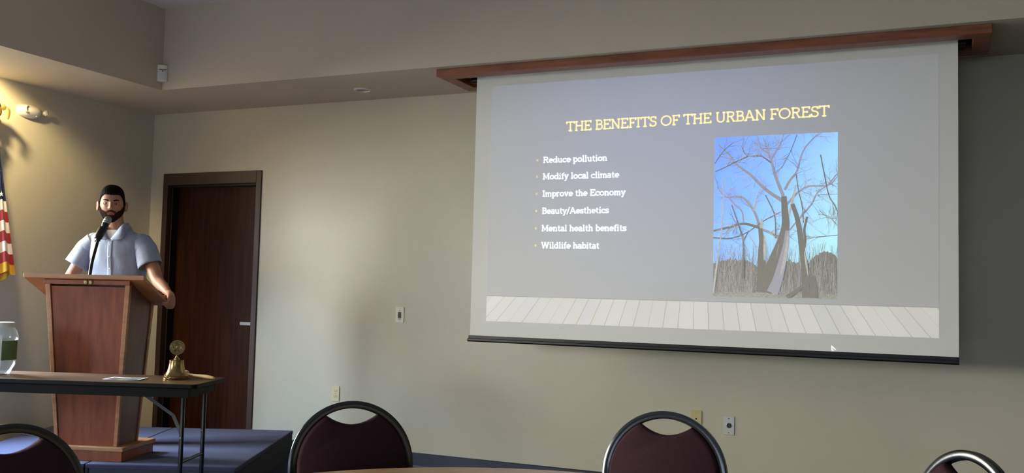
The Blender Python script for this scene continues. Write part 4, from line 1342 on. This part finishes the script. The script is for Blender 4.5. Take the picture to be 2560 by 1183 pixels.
def hair_off(lam, phi):
    p = head(lam, phi)
    front = max(0, cos(lam))
    o = .005 + .006 * sm((p.z - .045) / .05) + .004 * sm((p.z - .06) / .03) * front * min(1, 2.2 * cos(phi))
    o += .006 * sm((p.z - .05) / .03) * math.exp(-((math.degrees(lam) + 42) / 22) ** 2) * cos(phi)       # lifted to one side
    o += (.0006 * sin(lam * 31 + phi * 9) + .0005 * sin(lam * 53 - phi * 13)) * cos(phi)
    return o
hair = shell('hair', hair_mask, hair_off, M_hair, body, 0.006)
def beard_mask(lam, phi):
    p = head(lam, phi); L = math.degrees(abs(lam))
    if L > 96: return False
    if p.z < -.119: return True
    lip_ = abs(p.x) < .0215 and -.0705 < p.z < -.0475 and L < 60
    mous = abs(p.x) < .029 and -.0495 - (p.x / .029) ** 2 * .012 < p.z < -.0385 - (p.x / .029) ** 2 * .009 and L < 60
    low = p.z < ip(L, [(0, -.068), (14, -.067), (24, -.058), (34, -.046), (50, -.040), (66, -.016), (74, .012), (90, .008), (94, -.03)]) + rag(lam, 29, .0018)
    return (low or mous) and not (lip_ and not mous)
beard = shell('beard', beard_mask, lambda l, p: .0032 + .001 * sin(l * 61 + p * 40), M_beard, body, 0.004)
for s in (-1, 1):
    b = MB()
    pts = []
    for k in range(7):
        x = s * (.013 + .036 * k / 6); z = .0235 + .005 * sin(pi * k / 6 * .8)
        lam = math.asin(max(-1, min(1, x / .077))); phi = math.asin(z / .122)
        p = head(lam, phi, .0012)
        pts.append(HM @ p)
    b.tube(pts, [.003, .0042, .0046, .0044, .0038, .003, .0018], 8)
    b.build('eyebrow', M_hair, body, smooth=True)

# ---- shirt
b = MB()
b.loft([ell(-.208, .44, .80, .196, .132), ell(-.208, .44, .90, .194, .130), ell(-.208, .435, 1.02, .183, .122), ell(-.205, .425, 1.15, .188, .124), ell(-.20, .41, 1.27, .197, .128), ell(-.20, .40, 1.35, .194, .116), ell(-.20, .395, 1.395, .188, .098), ell(-.20, .388, 1.43, .135, .082), ell(-.20, .382, 1.455, .086, .071), ell(-.205, .378, 1.485, .070, .066)])
SLV = [((-.365, .40, 1.368), (-.418, .385, 1.305), (-.462, .352, 1.20)), ((-.035, .40, 1.370), (.010, .388, 1.31), (.056, .366, 1.208))]
for a_, m_, h_ in SLV:
    chain(b, [a_, tuple(a_[k] + (m_[k] - a_[k]) * .6 for k in range(3))], [.064, .060], 20)
sh_me = remeshed(b, 0.0065, 8, 0.5)
bm = bmesh.new(); bm.from_mesh(sh_me)
XC = -.192
kill = []
for v in bm.verts:
    p = v.co + PO
    dead = p.z < .84 or p.z > 1.468
    if p.y < .375 and p.z > 1.376 and abs(p.x - XC) < (p.z - 1.376) * .86 + .002: dead = True
    # soft folds of the cloth
    if not dead:
        n_ = v.normal
        k_ = mnoise.noise(Vector((p.x * 9 + p.z * 5, p.y * 9, p.z * 4 - p.x * 6))) * .0085 + mnoise.noise(Vector((p.x * 26, p.y * 22, p.z * 13))) * .0022
        v.co += n_ * k_
    else: kill.append(v)
bmesh.ops.delete(bm, geom=kill, context='VERTS')
for _ in range(10):      # even out the cut edges
    new = {}
    for v in bm.verts:
        nb = [e.other_vert(v).co for e in v.link_edges if e.is_boundary]
        if len(nb) == 2: new[v] = v.co * .4 + (nb[0] + nb[1]) * .3
    for v, c in new.items(): v.co = c
for f in bm.faces: f.smooth = True
me = bpy.data.meshes.new('shirt'); bm.to_mesh(me)
bvh = BVHTree.FromBMesh(bm); bm.free()
shirt = link('shirt', me, M_shirt, person, solid=0.003)
def on_front(x, z):
    hit = bvh.ray_cast(pl(x, .0, z), Vector((0, 1, 0)))
    return hit[0] if hit[0] else pl(x, .29, z)
b = MB()
rows = []
for k in range(40):
    z = 1.372 - (1.372 - .86) * k / 39
    rows.append([on_front(XC + dx, z) + Vector((0, -.0032, 0)) for dx in (-.015, -.008, 0, .008, .015)])
b.loft(rows, cap=False, closed=False)
b.build('placket', M_shirt, shirt, smooth=True, solid=0.002)
for z in (1.345, 1.265, 1.185, 1.105, 1.02):
    b = MB(); b.lathe([(.0052, 0), (.0052, .0016), (.004, .0022), (.001, .0018)], 14, Matrix.Translation(on_front(XC, z) + Vector((0, -.005, 0))) @ Matrix.Rotation(pi / 2, 4, 'X'))
    b.build('button', M_white, shirt, auto=40)
for (a_, m_, h_), sx in zip(SLV, (-1, 1)):
    b = MB()
    P = catmull([pl(*a_), pl(*(a_[k] + (m_[k] - a_[k]) * .55 for k in range(3))), pl(*m_), pl(*h_)], 8)
    rings = []
    for k, p in enumerate(P):
        t_ = k / (len(P) - 1)
        tg = (P[min(len(P) - 1, k + 1)] - P[max(0, k - 1)]).normalized()
        tg = (tg + Vector((sx * .22, 0, -.25 * t_))).normalized()
        n1 = Vector((0, 1, 0)); n1 = (n1 - tg * n1.dot(tg)).normalized(); n2 = tg.cross(n1)
        r1, r2 = .074 + .004 * t_, .068 + .010 * t_
        ring = []
        for q in range(40):
            a = 2 * pi * q / 40
            w_ = 1 + .05 * t_ * mnoise.noise(Vector((cos(a) * 2.2 + sx, sin(a) * 2.2, t_ * 2.5))) + .02 * mnoise.noise(Vector((cos(a) * 5, sin(a) * 5 + sx, t_ * 6)))
            ring.append(p + (n1 * cos(a) * r1 + n2 * sin(a) * r2) * w_)
        rings.append(ring)
    b.loft(rings, cap=False)
    slv = b.build('sleeve', M_shirt, shirt, smooth=True, solid=0.003)
inner = [(-.205, .447, 1.494), (-.150, .428, 1.500), (-.130, .375, 1.500), (-.138, .325, 1.482), (-.160, .293, 1.430), (-.188, .281, 1.384)]
outer = [(-.205, .478, 1.452), (-.125, .452, 1.450), (-.108, .378, 1.448), (-.100, .312, 1.424), (-.106, .276, 1.386), (-.176, .274, 1.374)]
full_i = [(2 * XC - .012 - x, y, z) for x, y, z in inner[:0:-1]] + inner
full_o = [(2 * XC - .012 - x, y, z) for x, y, z in outer[:0:-1]] + outer
b = MB()
I = catmull([pl(*p) for p in full_i], 6); O = catmull([pl(*p) for p in full_o], 6)
mid = [i * .5 + o * .5 + Vector((0, -.001, .002)) for i, o in zip(I, O)]
b.loft([I, mid, O], cap=False, closed=False)
b.build('collar', M_shirt, shirt, smooth=True, solid=0.004)
b = MB()
b.loft([ell(-.20, .41, 1.27, .185, .118), ell(-.20, .40, 1.35, .180, .107), ell(-.20, .393, 1.395, .145, .090), ell(-.20, .385, 1.425, .092, .078), ell(-.202, .381, 1.442, .072, .068), ell(-.203, .380, 1.448, .066, .064), ell(-.203, .380, 1.444, .060, .058)], cap=False)
b.build('undershirt', M_tee, person, smooth=True)
# ---- trousers and shoes (mostly behind the lectern)
b = MB()
b.loft([ell(-.21, .445, .78, .165, .118), ell(-.21, .445, .86, .170, .118), ell(-.21, .44, .96, .166, .112), ell(-.21, .44, .99, .165, .110)])
for sx, fx in ((-.292, -.315), (-.128, -.105)):
    chain(b, [(sx, .445, .86), (sx, .44, .68), ((sx + fx) / 2, .435, .48), (fx, .455, .28), (fx, .46, .09)], [.096, .088, .070, .064, .058], 18)
tr_me = remeshed(b, 0.009, 5, 0.5)
tr_me.polygons.foreach_set('use_smooth', [True] * len(tr_me.polygons))
link('trousers', tr_me, M_trouser, person)
for fx in (-.315, -.105):
    b = MB()
    rings = []
    for k in range(13):
        t_ = k / 12
        y = .515 - .285 * t_
        w = .040 * (0.72 + .42 * sin(pi * min(1, .2 + t_ * .75))) * (1 if t_ < .85 else 1 - (t_ - .85) * 3.4)
        h = (.085 if t_ < .35 else .085 - .045 * sm((t_ - .35) / .4)) * (1 if t_ < .92 else .7)
        rings.append([pl(fx + w * cos(a), y, max(0, h * .5 + h * .5 * sin(a))) for a in [2 * pi * q / 20 for q in range(20)]])
    b.loft(rings)
    b.build('shoe', M_shoe, person, smooth=True)
